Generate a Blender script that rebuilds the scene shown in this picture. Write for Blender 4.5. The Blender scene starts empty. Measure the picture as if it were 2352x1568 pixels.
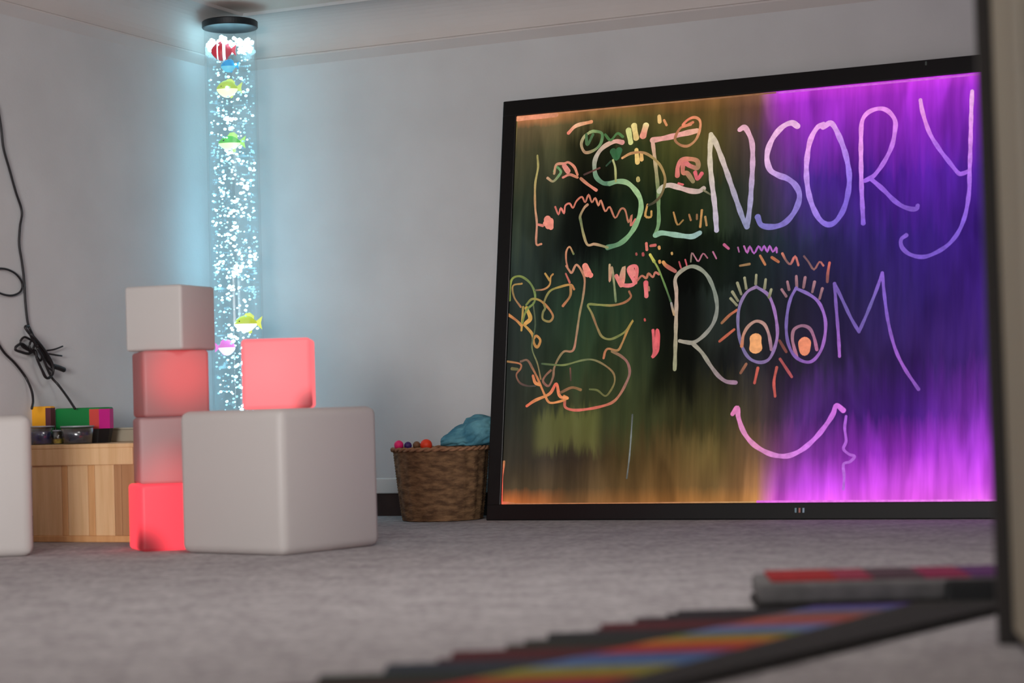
import bpy, bmesh, math, random
from mathutils import Vector, Matrix, noise
SC = bpy.context.scene
COL = SC.collection
PI = math.pi

# ------------------------------------------------------------------ camera
F_PX = 4573.0
EYE = Vector((0, 0, 0.42))
CAM_ROT = Matrix.Rotation(PI/2 + math.radians(1.853), 3, 'X') @ Matrix.Rotation(math.radians(-1.66), 3, 'Z')
cam = bpy.data.cameras.new('camera')
cam_o = bpy.data.objects.new('camera', cam)
COL.objects.link(cam_o)
cam_o.matrix_world = Matrix.Translation(EYE) @ CAM_ROT.to_4x4()
cam.sensor_width = 36.0
cam.lens = F_PX / 2352 * 36.0
cam.clip_start = 0.05
cam.dof.use_dof = True
cam.dof.focus_distance = 7.5
cam.dof.aperture_fstop = 2.0
SC.camera = cam_o

# ------------------------------------------------------------------ world, lights, exposure
w = bpy.data.worlds.new('world')
SC.world = w
w.use_nodes = True
w.node_tree.nodes['Background'].inputs[0].default_value = (0.97, 0.985, 1.0, 1)
w.node_tree.nodes['Background'].inputs[1].default_value = 2.25

def area(name, loc, target, sx, sy, power, col):
    l = bpy.data.lights.new(name, 'AREA')
    l.shape = 'RECTANGLE'; l.size = sx; l.size_y = sy; l.energy = power; l.color = col
    o = bpy.data.objects.new(name, l); COL.objects.link(o)
    o.location = loc
    o.rotation_euler = (Vector(target) - Vector(loc)).to_track_quat('-Z', 'Y').to_euler()
    return o
wd = area('window_daylight', (-1.7, -1.4, 1.0), (-2.2, 6.4, 0.35), 1.6, 1.3, 27, (1.0, 0.975, 0.96))
wd.data.spread = math.radians(52)
area('overhead_fill', (0.0, 4.3, 2.02), (0.3, 5.3, 0.0), 1.2, 0.9, 42, (1.0, 0.97, 0.94))  # unseen overhead fill light, added to lift the carpet

SC.cycles.max_bounces = 5
SC.cycles.diffuse_bounces = 3
SC.cycles.transparent_max_bounces = 12
SC.cycles.caustics_reflective = False
SC.cycles.caustics_refractive = False
SC.cycles.use_adaptive_sampling = True
SC.cycles.adaptive_threshold = 0.06
vs = SC.view_settings
vs.view_transform = 'Standard'
vs.look = 'None'
vs.exposure = 0.0
vs.gamma = 1.0
vs.use_curve_mapping = False

# ------------------------------------------------------------------ helpers
def lin(c):
    out = []
    for v in c[:3]:
        v = v / 255.0
        out.append(v/12.92 if v <= 0.04045 else ((v + 0.055)/1.055)**2.4)
    return tuple(out)

def ray(px, py):
    return CAM_ROT @ Vector(((px - 1176)/F_PX, -(py - 784)/F_PX, -1))
def on_floor(px, py, z=0.0):
    d = ray(px, py); return EYE + d * ((z - EYE.z)/d.z)
def on_plane(px, py, P, n):
    d = ray(px, py); return EYE + d * ((Vector(P) - EYE).dot(n)/d.dot(n))

def mat(name, col, rough=0.6, spec=0.5, emit=None, es=0.0, metal=0.0, trans=0.0, ior=1.45):
    m = bpy.data.materials.new(name); m.use_nodes = True
    b = m.node_tree.nodes['Principled BSDF']
    b.inputs['Base Color'].default_value = (*lin(col), 1)
    b.inputs['Roughness'].default_value = rough
    b.inputs['Specular IOR Level'].default_value = spec
    b.inputs['Metallic'].default_value = metal
    b.inputs['Transmission Weight'].default_value = trans
    b.inputs['IOR'].default_value = ior
    if emit:
        b.inputs['Emission Color'].default_value = (*lin(emit), 1)
        b.inputs['Emission Strength'].default_value = es
    return m

def noisy(name, c1, c2, scale, rough=0.85, bump=0.0, bscale=None, detail=4, stretch=(1, 1, 1), spec=0.3, lo=0.35, hi=0.65):
    """two-tone mottled surface in object space"""
    m = mat(name, c1, rough, spec); nt = m.node_tree; N = nt.nodes; L = nt.links
    b = N['Principled BSDF']
    tc = N.new('ShaderNodeTexCoord'); mp = N.new('ShaderNodeMapping')
    mp.inputs['Scale'].default_value = stretch
    L.new(tc.outputs['Object'], mp.inputs[0])
    n = N.new('ShaderNodeTexNoise'); n.inputs['Scale'].default_value = scale; n.inputs['Detail'].default_value = detail
    L.new(mp.outputs[0], n.inputs['Vector'])
    r = N.new('ShaderNodeValToRGB')
    r.color_ramp.elements[0].position = lo; r.color_ramp.elements[1].position = hi
    r.color_ramp.elements[0].color = (*lin(c1), 1); r.color_ramp.elements[1].color = (*lin(c2), 1)
    L.new(n.outputs['Fac'], r.inputs[0]); L.new(r.outputs[0], b.inputs['Base Color'])
    if bump:
        n2 = N.new('ShaderNodeTexNoise'); n2.inputs['Scale'].default_value = bscale or scale*4; n2.inputs['Detail'].default_value = 3
        L.new(mp.outputs[0], n2.inputs['Vector'])
        bp = N.new('ShaderNodeBump'); bp.inputs['Strength'].default_value = bump; bp.inputs['Distance'].default_value = 0.01
        L.new(n2.outputs['Fac'], bp.inputs['Height']); L.new(bp.outputs[0], b.inputs['Normal'])
    return m

def link(name, me, mats, parent=None, matrix=None, smooth=False):
    o = bpy.data.objects.new(name, me); COL.objects.link(o)
    for m in (mats if isinstance(mats, (list, tuple)) else [mats]):
        me.materials.append(m)
    if smooth:
        for p in me.polygons: p.use_smooth = True
    if parent: o.parent = parent
    if matrix is not None: o.matrix_local = matrix
    return o
def obj(name, bm, mats, parent=None, matrix=None, smooth=False):
    me = bpy.data.meshes.new(name); bm.to_mesh(me); bm.free()
    return link(name, me, mats, parent, matrix, smooth)
def tag(o, label, cat, group=None, kind=None):
    if label: o['label'] = label
    if cat: o['category'] = cat
    if group: o['group'] = group
    if kind: o['kind'] = kind
    return o
def thing(name, label, cat, matrix, group=None):
    o = bpy.data.objects.new(name, None); COL.objects.link(o); o.empty_display_size = 0.05
    o.matrix_world = matrix
    return tag(o, label, cat, group)
def frame(origin, x, y, z):
    M = Matrix((x, y, z)).transposed().to_4x4(); M.translation = origin; return M
def T(x, y, z, rz=0.0):
    return Matrix.Translation((x, y, z)) @ Matrix.Rotation(rz, 4, 'Z')

def add_box(bm, x0, x1, y0, y1, z0, z1, mi=0, bevel=0.0, seg=2):
    vs_ = [bm.verts.new(p) for p in ((x0,y0,z0),(x1,y0,z0),(x1,y1,z0),(x0,y1,z0),(x0,y0,z1),(x1,y0,z1),(x1,y1,z1),(x0,y1,z1))]
    fs = [bm.faces.new([vs_[i] for i in q]) for q in ((0,3,2,1),(4,5,6,7),(0,1,5,4),(1,2,6,5),(2,3,7,6),(3,0,4,7))]
    for f_ in fs: f_.material_index = mi
    if bevel:
        es = list({e for f_ in fs for e in f_.edges})
        r = bmesh.ops.bevel(bm, geom=es, offset=bevel, segments=seg, profile=0.5, affect='EDGES')
        for f_ in r['faces']: f_.material_index = mi
def box(name, dims, m, parent=None, matrix=None, bevel=0.0, seg=2, smooth=False):
    bm = bmesh.new(); add_box(bm, *dims, 0, bevel, seg)
    return obj(name, bm, m, parent, matrix, smooth)
def add_prism(bm, pts, z0, z1, mis=None, scale_bot=1.0, cap=0):
    """vertical prism over a footprint; mis = material index for each side"""
    n = len(pts); cx = sum(p[0] for p in pts)/n; cy = sum(p[1] for p in pts)/n
    lo = [bm.verts.new((cx+(x-cx)*scale_bot, cy+(y-cy)*scale_bot, z0)) for x, y in pts]
    hi = [bm.verts.new((x, y, z1)) for x, y in pts]
    for i in range(n):
        j = (i+1) % n
        f_ = bm.faces.new((lo[i], lo[j], hi[j], hi[i])); f_.material_index = mis[i] if mis else 0
    t = bm.faces.new(hi); t.material_index = cap
    b = bm.faces.new(list(reversed(lo))); b.material_index = cap
    bmesh.ops.recalc_face_normals(bm, faces=bm.faces[:])
def add_lathe(bm, prof, n=48, mod=None, close=True, mi=0):
    rings = []
    for k, (r, z) in enumerate(prof):
        ring = []
        for i in range(n):
            a = 2*PI*i/n; rr = r + (mod(k, i) if mod else 0)
            ring.append(bm.verts.new((rr*math.cos(a), rr*math.sin(a), z)))
        rings.append(ring)
    for k in range(len(rings)-1):
        for i in range(n):
            j = (i+1) % n
            bm.faces.new((rings[k][i], rings[k][j], rings[k+1][j], rings[k+1][i])).material_index = mi
    if close:
        bm.faces.new(list(reversed(rings[0]))).material_index = mi
        bm.faces.new(rings[-1]).material_index = mi
def catmull(pts, seg=8):
    if len(pts) < 3: 
        return [Vector(pts[0]).lerp(Vector(pts[-1]), i/4) for i in range(5)] if len(pts) == 2 else [Vector(p) for p in pts]
    P = [Vector(p) for p in pts]; out = []
    for i in range(len(P)-1):
        a = P[i-1] if i else P[0]*2 - P[1]
        b, c = P[i], P[i+1]
        d = P[i+2] if i+2 < len(P) else P[-1]*2 - P[-2]
        for s in range(seg):
            t = s/seg
            out.append(0.5*((2*b) + (c-a)*t + (2*a-5*b+4*c-d)*t*t + (3*b-a-3*c+d)*t**3))
    out.append(P[-1]); return out
def add_tube(bm, pts, r, n=8):
    rings = []
    up = Vector((0.13, 0.21, 1)).normalized()
    for i, p in enumerate(pts):
        d = (pts[min(i+1, len(pts)-1)] - pts[max(i-1, 0)])
        if d.length < 1e-9: d = Vector((0, 0, 1))
        d.normalize()
        u = d.cross(up)
        if u.length < 1e-3: u = d.cross(Vector((1, 0, 0)))
        u.normalize(); v = d.cross(u)
        rings.append([bm.verts.new(p + (u*math.cos(2*PI*k/n) + v*math.sin(2*PI*k/n))*r) for k in range(n)])
    for a, b in zip(rings, rings[1:]):
        for k in range(n):
            bm.faces.new((a[k], a[(k+1) % n], b[(k+1) % n], b[k]))
    bm.faces.new(rings[0]); bm.faces.new(list(reversed(rings[-1])))
    bmesh.ops.recalc_face_normals(bm, faces=bm.faces[:])
def add_ball(bm, c, r, sub=2, sc=(1, 1, 1), mi=0):
    M = Matrix.Translation(c) @ Matrix.Diagonal((*sc, 1))
    res = bmesh.ops.create_icosphere(bm, subdivisions=sub, radius=r, matrix=M)
    for v in res['verts']:
        for f_ in v.link_faces: f_.material_index = mi

# ------------------------------------------------------------------ room
ANG = math.atan2(F_PX, 10000.0)
RX = Vector((math.cos(ANG), -math.sin(ANG), 0))      # along the board wall, to the right
NB = Vector((-math.sin(ANG), -math.cos(ANG), 0))     # out of the board wall, into the room
CORNER = Vector((-1.1247, 8.1872, 0))
UP = Vector((0, 0, 1))
# left wall runs from the corner along NB; its normal into the room is RX
COVE_Z = 1.865
COVE = 0.165
CEIL = COVE_Z + COVE
ROOM = frame(CORNER, RX, -NB, UP)                    # local x right along wall, local y behind the wall

m_wall = noisy('painted_plaster', (192, 191, 191), (199, 198, 198), 3.0, 0.8, 0.05, 90)
m_ceil = noisy('ceiling_paint', (226, 208, 196), (230, 213, 202), 2.0, 0.85, 0.03, 60)
m_cove = noisy('cornice_paint', (198, 190, 186), (204, 196, 192), 2.0, 0.7)
m_skirt = mat('white_gloss_paint', (215, 215, 212), 0.35)
m_dark = noisy('dark_brown_band', (52, 40, 38), (64, 50, 46), 12, 0.6)  # dark brown lower band of the baseboard

def struct(name, bm_or_dims, m, matrix=ROOM, **k):
    if isinstance(bm_or_dims, tuple):
        bm = bmesh.new(); add_box(bm, *bm_or_dims); bm_or_dims = bm
    o = obj(name, bm_or_dims, m, None, matrix, **k); o['kind'] = 'structure'; return o

struct('wall_back', (-0.1, 4.6, 0.0, 0.1, 0, CEIL + 0.1), m_wall)
struct('added_wall_right', (3.95, 4.05, -3.75, 0.0, 0, CEIL + 0.1), m_wall)  # unseen wall, added to keep world light off the back wall
struct('wall_left', (-0.1, 0.0, -9.6, 0.0, 0, CEIL + 0.1), m_wall)
bm = bmesh.new()
add_box(bm, -0.1, 4.6, -9.6, 0.1, CEIL, CEIL + 0.1)
struct('ceiling', bm, m_ceil)
def cove(along_x):
    prof = [(0.0, -0.038), (0.030, -0.006), (0.030, 0.0), (0.018, 0.006)]
    for i in range(13):
        a = PI/2 * i/12
        prof.append((0.018 + (COVE-0.028)*(1-math.cos(a)), 0.016 + (COVE-0.026)*math.sin(a)))
    prof += [(COVE, COVE), (0.0, COVE)]
    bm = bmesh.new(); A = []; B = []
    for (d, z) in prof:       # d = out of the wall, mitred at the corner
        if along_x:
            A.append(bm.verts.new((d, -d, COVE_Z+z))); B.append(bm.verts.new((4.6, -d, COVE_Z+z)))
        else:
            A.append(bm.verts.new((d, -d, COVE_Z+z))); B.append(bm.verts.new((d, -9.6, COVE_Z+z)))
    for i in range(len(prof)-1): bm.faces.new((A[i], A[i+1], B[i+1], B[i]))
    bmesh.ops.recalc_face_normals(bm, faces=bm.faces[:])
    # make sure normals look down into the room
    return bm
struct('trim_1', cove(True), m_cove)
struct('trim_2', cove(False), m_cove)
for nm, dim_w, dim_d in (('back', (0.02, 4.6, -0.022, -0.0, 0.088, 0.150), (0.02, 4.6, -0.012, 0.0, 0.0, 0.088)),
                         ('left', (0.0, 0.022, -9.6, -0.0, 0.088, 0.150), (0.0, 0.012, -9.6, 0.0, 0.0, 0.088))):
    bm = bmesh.new(); add_box(bm, *dim_w, 0, 0.006, 3); add_box(bm, *dim_d, 1)
    struct('baseboard_' + nm, bm, [m_skirt, m_dark])

# carpet
m_carpet = noisy('grey_carpet', (166, 160, 162), (192, 187, 188), 9, 0.98, 0.6, 260, 6, lo=0.3, hi=0.7, spec=0.1)
nt = m_carpet.node_tree
n3 = nt.nodes.new('ShaderNodeTexNoise'); n3.inputs['Scale'].default_value = 42; n3.inputs['Detail'].default_value = 3
tc3 = nt.nodes.new('ShaderNodeTexCoord'); nt.links.new(tc3.outputs['Object'], n3.inputs['Vector'])
mr = nt.nodes.new('ShaderNodeMapRange'); mr.inputs['From Min'].default_value = 0.3; mr.inputs['From Max'].default_value = 0.7
mr.inputs['To Min'].default_value = 0.66; mr.inputs['To Max'].default_value = 1.12
nt.links.new(n3.outputs['Fac'], mr.inputs['Value'])
mx = nt.nodes.new('ShaderNodeMix'); mx.data_type = 'RGBA'; mx.blend_type = 'MULTIPLY'; mx.inputs['Factor'].default_value = 1
bs = nt.nodes['Principled BSDF']; src = bs.inputs['Base Color'].links[0].from_socket
nt.links.new(src, mx.inputs['A']); nt.links.new(mr.outputs[0], mx.inputs['B']); nt.links.new(mx.outputs['Result'], bs.inputs['Base Color'])
bm = bmesh.new()
add_box(bm, -0.1, 4.6, -9.6, 0.1, -0.05, 0.0)
struct('floor', bm, m_carpet)

# near partition door on the right, seen almost edge-on
m_door = noisy('taupe_door_paint', (148, 138, 120), (156, 146, 128), 1.2, 0.6, stretch=(1, 1, 0.2))
m_doorlip = noisy('pale_door_moulding', (172, 164, 148), (178, 170, 154), 1.2, 0.6)
m_jamb = mat('dark_edge_and_gap', (40, 34, 31), 0.6)
d0 = on_floor(2291, 1478); d1 = on_floor(2352, 1548)
dd = (d1 - d0); dd.z = 0; dd.normalize()
dn = Vector((-dd.y, dd.x, 0))
if dn.x > 0: dn = -dn                                   # towards the room (left)
d0 = d0 - dn*0.021
DM = frame(d0, dd, dn, UP) if dd.cross(dn).z > 0 else frame(d0, dd, -dn, UP)
sgn = 1 if dd.cross(dn).z > 0 else -1
bm = bmesh.new()
add_box(bm, 0.02, 1.25, *sorted((-0.045*sgn, -0.004*sgn)), 0.022, CEIL - 0.01, 0, 0.003)
door = struct('door_1', bm, m_door, DM)
bm = bmesh.new()
for x in (0.42, 0.62, 0.70):
    add_box(bm, x, x + 0.035, *sorted((-0.004*sgn, 0.004*sgn)), 0.12, CEIL - 0.1, 0, 0.003)
struct('added_wall_near', (1.26, 3.3, *sorted((-0.10*sgn, -0.004*sgn)), 0.0, CEIL - 0.001), m_door, DM)  # unseen wall added past the door to block light from the right
obj('moulding', bm, m_doorlip, door)
box('edge_strip', (0.0, 0.02, *sorted((-0.05*sgn, 0.021*sgn)), 0.0, CEIL - 0.002), m_jamb, door, bevel=0.002)
box('bottom_gap_strip', (0.03, 1.25, *sorted((-0.035*sgn, -0.012*sgn)), 0.0, 0.022), m_jamb, door)  # dark strip paints in the shaded gap under the door
# ------------------------------------------------------------------ glowing writing board
BL = on_floor(1116, 1195)
LEAN = math.radians(9.3)
BQ = (math.cos(LEAN)*UP - math.sin(LEAN)*NB)
BN = (math.cos(LEAN)*NB + math.sin(LEAN)*UP)
BW, BH, BZ = 2.398, 1.61, 0.028
BM = frame(BL, RX, BQ, BN)          # x right, y up the board, z out of its face
BM.translation = BL
board = thing('writing_board', 'huge black framed glowing writing board reading SENSORY ROOM, leaning on the wall', 'writing board', BM)
m_frame = mat('black_gloss_frame', (9, 9, 9), 0.32, 0.35)
IX0, IX1, IY0, IY1 = 0.057, BW-0.057, 0.060, 1.548
bm = bmesh.new()
add_box(bm, 0, BW, 0, IY0, -BZ, 0, 0, 0.004); add_box(bm, 0, BW, IY1, BH, -BZ, 0, 0, 0.004)
add_box(bm, 0, IX0, IY0-0.005, IY1+0.005, -BZ, 0, 0, 0.004); add_box(bm, IX1, BW, IY0-0.005, IY1+0.005, -BZ, 0, 0, 0.004)
obj('frame', bm, m_frame, board)
# back panel
box('back_panel', (0.01, BW-0.01, 0.01, BH-0.01, -BZ-0.006, -BZ+0.004), mat('board_back', (22, 22, 22), 0.7), board)

# edge lit pane: LED colours by place, streaked by wiped marker
m_glow = bpy.data.materials.new('edge_lit_pane'); m_glow.use_nodes = True
nt = m_glow.node_tree; N = nt.nodes; L = nt.links
bsdf = N['Principled BSDF']
bsdf.inputs['Base Color'].default_value = (0.004, 0.004, 0.004, 1); bsdf.inputs['Roughness'].default_value = 0.12
bsdf.inputs['Specular IOR Level'].default_value = 0.0
tc = N.new('ShaderNodeTexCoord')
sep = N.new('ShaderNodeSeparateXYZ'); L.new(tc.outputs['Object'], sep.inputs[0])
def math_node(op, a, b=None, c=None, clamp=False):
    n = N.new('ShaderNodeMath'); n.operation = op; n.use_clamp = clamp
    for i, v in enumerate((a, b, c)):
        if v is None: continue
        if isinstance(v, (int, float)): n.inputs[i].default_value = v
        else: L.new(v, n.inputs[i])
    return n.outputs[0]
def noise_node(scale, stretch, detail=4, rough=0.55, off=(0, 0, 0), dist=0.0):
    mp = N.new('ShaderNodeMapping'); mp.inputs['Scale'].default_value = stretch; mp.inputs['Location'].default_value = off
    L.new(tc.outputs['Object'], mp.inputs[0])
    n = N.new('ShaderNodeTexNoise'); n.inputs['Scale'].default_value = scale; n.inputs['Detail'].default_value = detail
    n.inputs['Roughness'].default_value = rough; n.inputs['Distortion'].default_value = dist
    L.new(mp.outputs[0], n.inputs['Vector']); return n.outputs['Fac']
n_lo = noise_node(2.2, (1, 0.5, 1), 3)
n_st = noise_node(5.0, (6.5, 0.55, 1), 5, 0.6, (3, 1, 0), 0.25)
n_st2 = noise_node(4.0, (7, 0.55, 1), 4, 0.55, (7, 2, 0))
# u, v in 0..1 with wipe-marks pushing them about
u = math_node('DIVIDE', math_node('SUBTRACT', sep.outputs['X'], IX0), IX1-IX0)
v = math_node('DIVIDE', math_node('SUBTRACT', sep.outputs['Y'], IY0), IY1-IY0)
u = math_node('ADD', u, math_node('MULTIPLY', math_node('SUBTRACT', n_lo, 0.5), 0.03))
# keep the very edges unbent
edge = math_node('MULTIPLY', math_node('MULTIPLY', v, math_node('SUBTRACT', 1.0, v)), 4.0)
v2 = math_node('ADD', v, math_node('MULTIPLY', math_node('MULTIPLY', math_node('SUBTRACT', n_st, 0.5), 0.20), edge))
def U(px):   # image column (at mid height) of the pane -> u
    p = BM.inverted() @ on_plane(px, 650, BL, BN); return (p.x - IX0)/(IX1-IX0)
COLS = [U(p) for p in (1180, 1330, 1440, 1540, 1650, 1740, 1790, 1850, 1980, 2110, 2235)]
ROWS = [
 (0.000, [(205,110,55),(130,90,54),(150,100,55),(150,98,50),(170,115,62),(205,140,80),(225,85,225),(240,95,252),(248,100,255),(250,98,255),(248,110,255)]),
 (0.040, [(80,66,48),(84,66,46),(104,78,46),(112,80,44),(116,90,54),(165,115,75),(180,80,190),(205,80,235),(222,82,250),(235,92,255),(222,85,250)]),
 (0.110, [(64,58,48),(58,46,36),(80,64,36),(90,68,38),(112,92,52),(115,84,62),(120,62,115),(140,60,170),(150,50,190),(165,55,205),(190,70,235)]),
 (0.200, [(52,53,46),(66,66,42),(66,72,42),(56,54,30),(76,72,42),(70,58,50),(62,44,66),(85,45,120),(72,34,120),(82,36,140),(130,52,180)]),
 (0.330, [(44,48,44),(46,60,38),(52,62,38),(36,42,26),(34,36,34),(38,37,42),(42,37,50),(46,38,60),(52,36,84),(56,32,98),(70,38,120)]),
 (0.480, [(38,46,42),(36,54,38),(36,52,34),(22,24,20),(36,44,40),(34,40,40),(34,36,44),(38,36,56),(46,36,86),(48,30,100),(62,32,120)]),
 (0.620, [(44,54,48),(20,26,22),(24,40,26),(22,30,18),(28,40,26),(34,46,44),(40,50,62),(48,48,86),(52,36,110),(56,30,122),(62,30,130)]),
 (0.770, [(58,66,50),(22,26,20),(24,36,20),(30,42,20),(46,56,36),(62,60,60),(72,54,98),(72,40,136),(76,34,150),(88,32,160),(84,36,160)]),
 (0.900, [(84,80,56),(62,64,38),(50,58,30),(76,74,34),(92,80,42),(96,70,78),(125,50,150),(142,48,184),(152,48,202),(140,42,190),(138,44,196)]),
 (0.965, [(118,100,70),(92,82,48),(100,88,46),(82,66,34),(108,82,44),(120,80,70),(158,50,184),(170,52,212),(188,56,226),(176,50,218),(170,52,220)]),
 (1.000, [(240,150,95),(150,105,60),(130,92,48),(122,80,42),(140,96,54),(160,108,84),(200,62,226),(216,66,240),(222,66,244),(212,62,240),(206,66,240)]),
]
prev = None
for k, (rv, cs) in enumerate(ROWS):
    cr = N.new('ShaderNodeValToRGB'); el = cr.color_ramp.elements
    el[0].position = max(0, COLS[0]); el[0].color = (*lin(cs[0]), 1)
    el[1].position = min(1, COLS[-1]); el[1].color = (*lin(cs[-1]), 1)
    for p, c in zip(COLS[1:-1], cs[1:-1]):
        e = el.new(p); e.color = (*lin(c), 1)
    L.new(u, cr.inputs[0])
    if prev is None: prev = cr.outputs[0]; pv = rv; continue
    fr = N.new('ShaderNodeMapRange'); fr.inputs['From Min'].default_value = pv; fr.inputs['From Max'].default_value = rv
    fr.clamp = True
    L.new(v2, fr.inputs['Value'])
    mx = N.new('ShaderNodeMix'); mx.data_type = 'RGBA'
    L.new(fr.outputs[0], mx.inputs['Factor']); L.new(prev, mx.inputs['A']); L.new(cr.outputs[0], mx.inputs['B'])
    prev = mx.outputs['Result']; pv = rv
st = N.new('ShaderNodeMapRange'); st.inputs['From Min'].default_value = 0.3; st.inputs['From Max'].default_value = 0.7
st.inputs['To Min'].default_value = 0.72; st.inputs['To Max'].default_value = 1.16; L.new(n_st2, st.inputs['Value'])
mx = N.new('ShaderNodeMix'); mx.data_type = 'RGBA'; mx.blend_type = 'MULTIPLY'; mx.inputs['Factor'].default_value = 0.85
L.new(prev, mx.inputs['A']); L.new(st.outputs[0], mx.inputs['B'])
# broad wiped patches
n_w = noise_node(2.6, (2.4, 0.7, 1), 2, 0.5, (1.7, 4.2, 0), 0.4)
sw = N.new('ShaderNodeMapRange'); sw.interpolation_type = 'SMOOTHSTEP'
sw.inputs['From Min'].default_value = 0.42; sw.inputs['From Max'].default_value = 0.58; sw.inputs['To Min'].default_value = 0.62; sw.inputs['To Max'].default_value = 1.12
L.new(n_w, sw.inputs['Value'])
mw = N.new('ShaderNodeMix'); mw.data_type = 'RGBA'; mw.blend_type = 'MULTIPLY'; mw.inputs['Factor'].default_value = 0.7
L.new(mx.outputs['Result'], mw.inputs['A']); L.new(sw.outputs[0], mw.inputs['B'])
# olive smear left of centre, low down: box mask broken up by the wipe noise
def band(x, c, half, soft):
    a_ = math_node('ABSOLUTE', math_node('SUBTRACT', x, c))
    r_ = N.new('ShaderNodeMapRange'); r_.interpolation_type = 'SMOOTHSTEP'
    r_.inputs['From Min'].default_value = half; r_.inputs['From Max'].default_value = half+soft; r_.inputs['To Min'].default_value = 1; r_.inputs['To Max'].default_value = 0
    L.new(a_, r_.inputs['Value']); return r_.outputs[0]
sm_c = BMI_ = BM.inverted() @ on_plane(1300, 985, BL, BN)
yy = math_node('ADD', sep.outputs['Y'], math_node('MULTIPLY', math_node('SUBTRACT', n_st, 0.5), 0.22))
msk = math_node('MULTIPLY', band(sep.outputs['X'], sm_c.x, 0.10, 0.05), band(yy, sm_c.y, 0.035, 0.06))
ma = N.new('ShaderNodeMix'); ma.data_type = 'RGBA'; ma.blend_type = 'ADD'
ma.inputs['B'].default_value = (0.055, 0.055, 0.012, 1)
L.new(msk, ma.inputs['Factor']); L.new(mw.outputs['Result'], ma.inputs['A'])
# places wiped nearly clean, where the glass stays black
def dark_patch(prev, px, py, hx, hy, keep):
    c_ = BM.inverted() @ on_plane(px, py, BL, BN)
    m_ = math_node('MULTIPLY', band(math_node('ADD', sep.outputs['X'], math_node('MULTIPLY', math_node('SUBTRACT', n_lo, 0.5), 0.25)), c_.x, hx*0.6, hx*0.8), band(yy, c_.y, hy*0.75, hy*0.5))
    md = N.new('ShaderNodeMix'); md.data_type = 'RGBA'; md.blend_type = 'MULTIPLY'
    md.inputs['B'].default_value = (keep, keep, keep, 1)
    L.new(m_, md.inputs['Factor']); L.new(prev, md.inputs['A']); return md.outputs['Result']
r1_ = dark_patch(ma.outputs['Result'], 1548, 750, 0.09, 0.26, 0.32)
r1_ = dark_patch(r1_, 1345, 440, 0.09, 0.24, 0.25)
r1_ = dark_patch(r1_, 1620, 600, 0.16, 0.10, 0.42)
r1_ = dark_patch(r1_, 1600, 900, 0.09, 0.16, 0.6)
class _O: pass
mx = _O(); mx.outputs = {'Result': r1_}
L.new(mx.outputs['Result'], bsdf.inputs['Emission Color']); bsdf.inputs['Emission Strength'].default_value = 1.0
pane = box('pane', (IX0-0.004, IX1+0.004, IY0-0.004, IY1+0.004, -0.016, -0.008), m_glow, board)

# marker strokes: drawn lines on the pane, each with the hue of its marker
m_ink = bpy.data.materials.new('fluorescent_marker'); m_ink.use_nodes = True
nt = m_ink.node_tree; b = nt.nodes['Principled BSDF']
at = nt.nodes.new('ShaderNodeAttribute'); at.attribute_name = 'ink'
tcm = nt.nodes.new('ShaderNodeTexCoord'); nn = nt.nodes.new('ShaderNodeTexNoise'); nn.inputs['Scale'].default_value = 60; nn.inputs['Detail'].default_value = 2
nt.links.new(tcm.outputs['Object'], nn.inputs['Vector'])
rr = nt.nodes.new('ShaderNodeMapRange'); rr.inputs['To Min'].default_value = 0.55; rr.inputs['To Max'].default_value = 1.15
nt.links.new(nn.outputs['Fac'], rr.inputs['Value'])
nt.links.new(at.outputs['Color'], b.inputs['Emission Color']); nt.links.new(rr.outputs[0], b.inputs['Emission Strength'])
b.inputs['Base Color'].default_value = (0.01, 0.01, 0.01, 1); b.inputs['Roughness'].default_value = 0.6
ZONES = {1: (1120, 220, 3.92), 2: (1120, 580, 3.92), 3: (1400, 220, 3.92), 4: (1752, 100, 3.92), 5: (1500, 540, 3.92), 6: (1100, 860, 3.92), 7: (1652, 840, 3.36), 0: (0, 0, 1)}
BMI = BM.inverted()
PANE_Z = -0.008
layer = [0]
def on_board(px, py):
    p = BMI @ on_plane(px, py, BM @ Vector((0, 0, PANE_Z)), BN); return (p.x, p.y)
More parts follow.
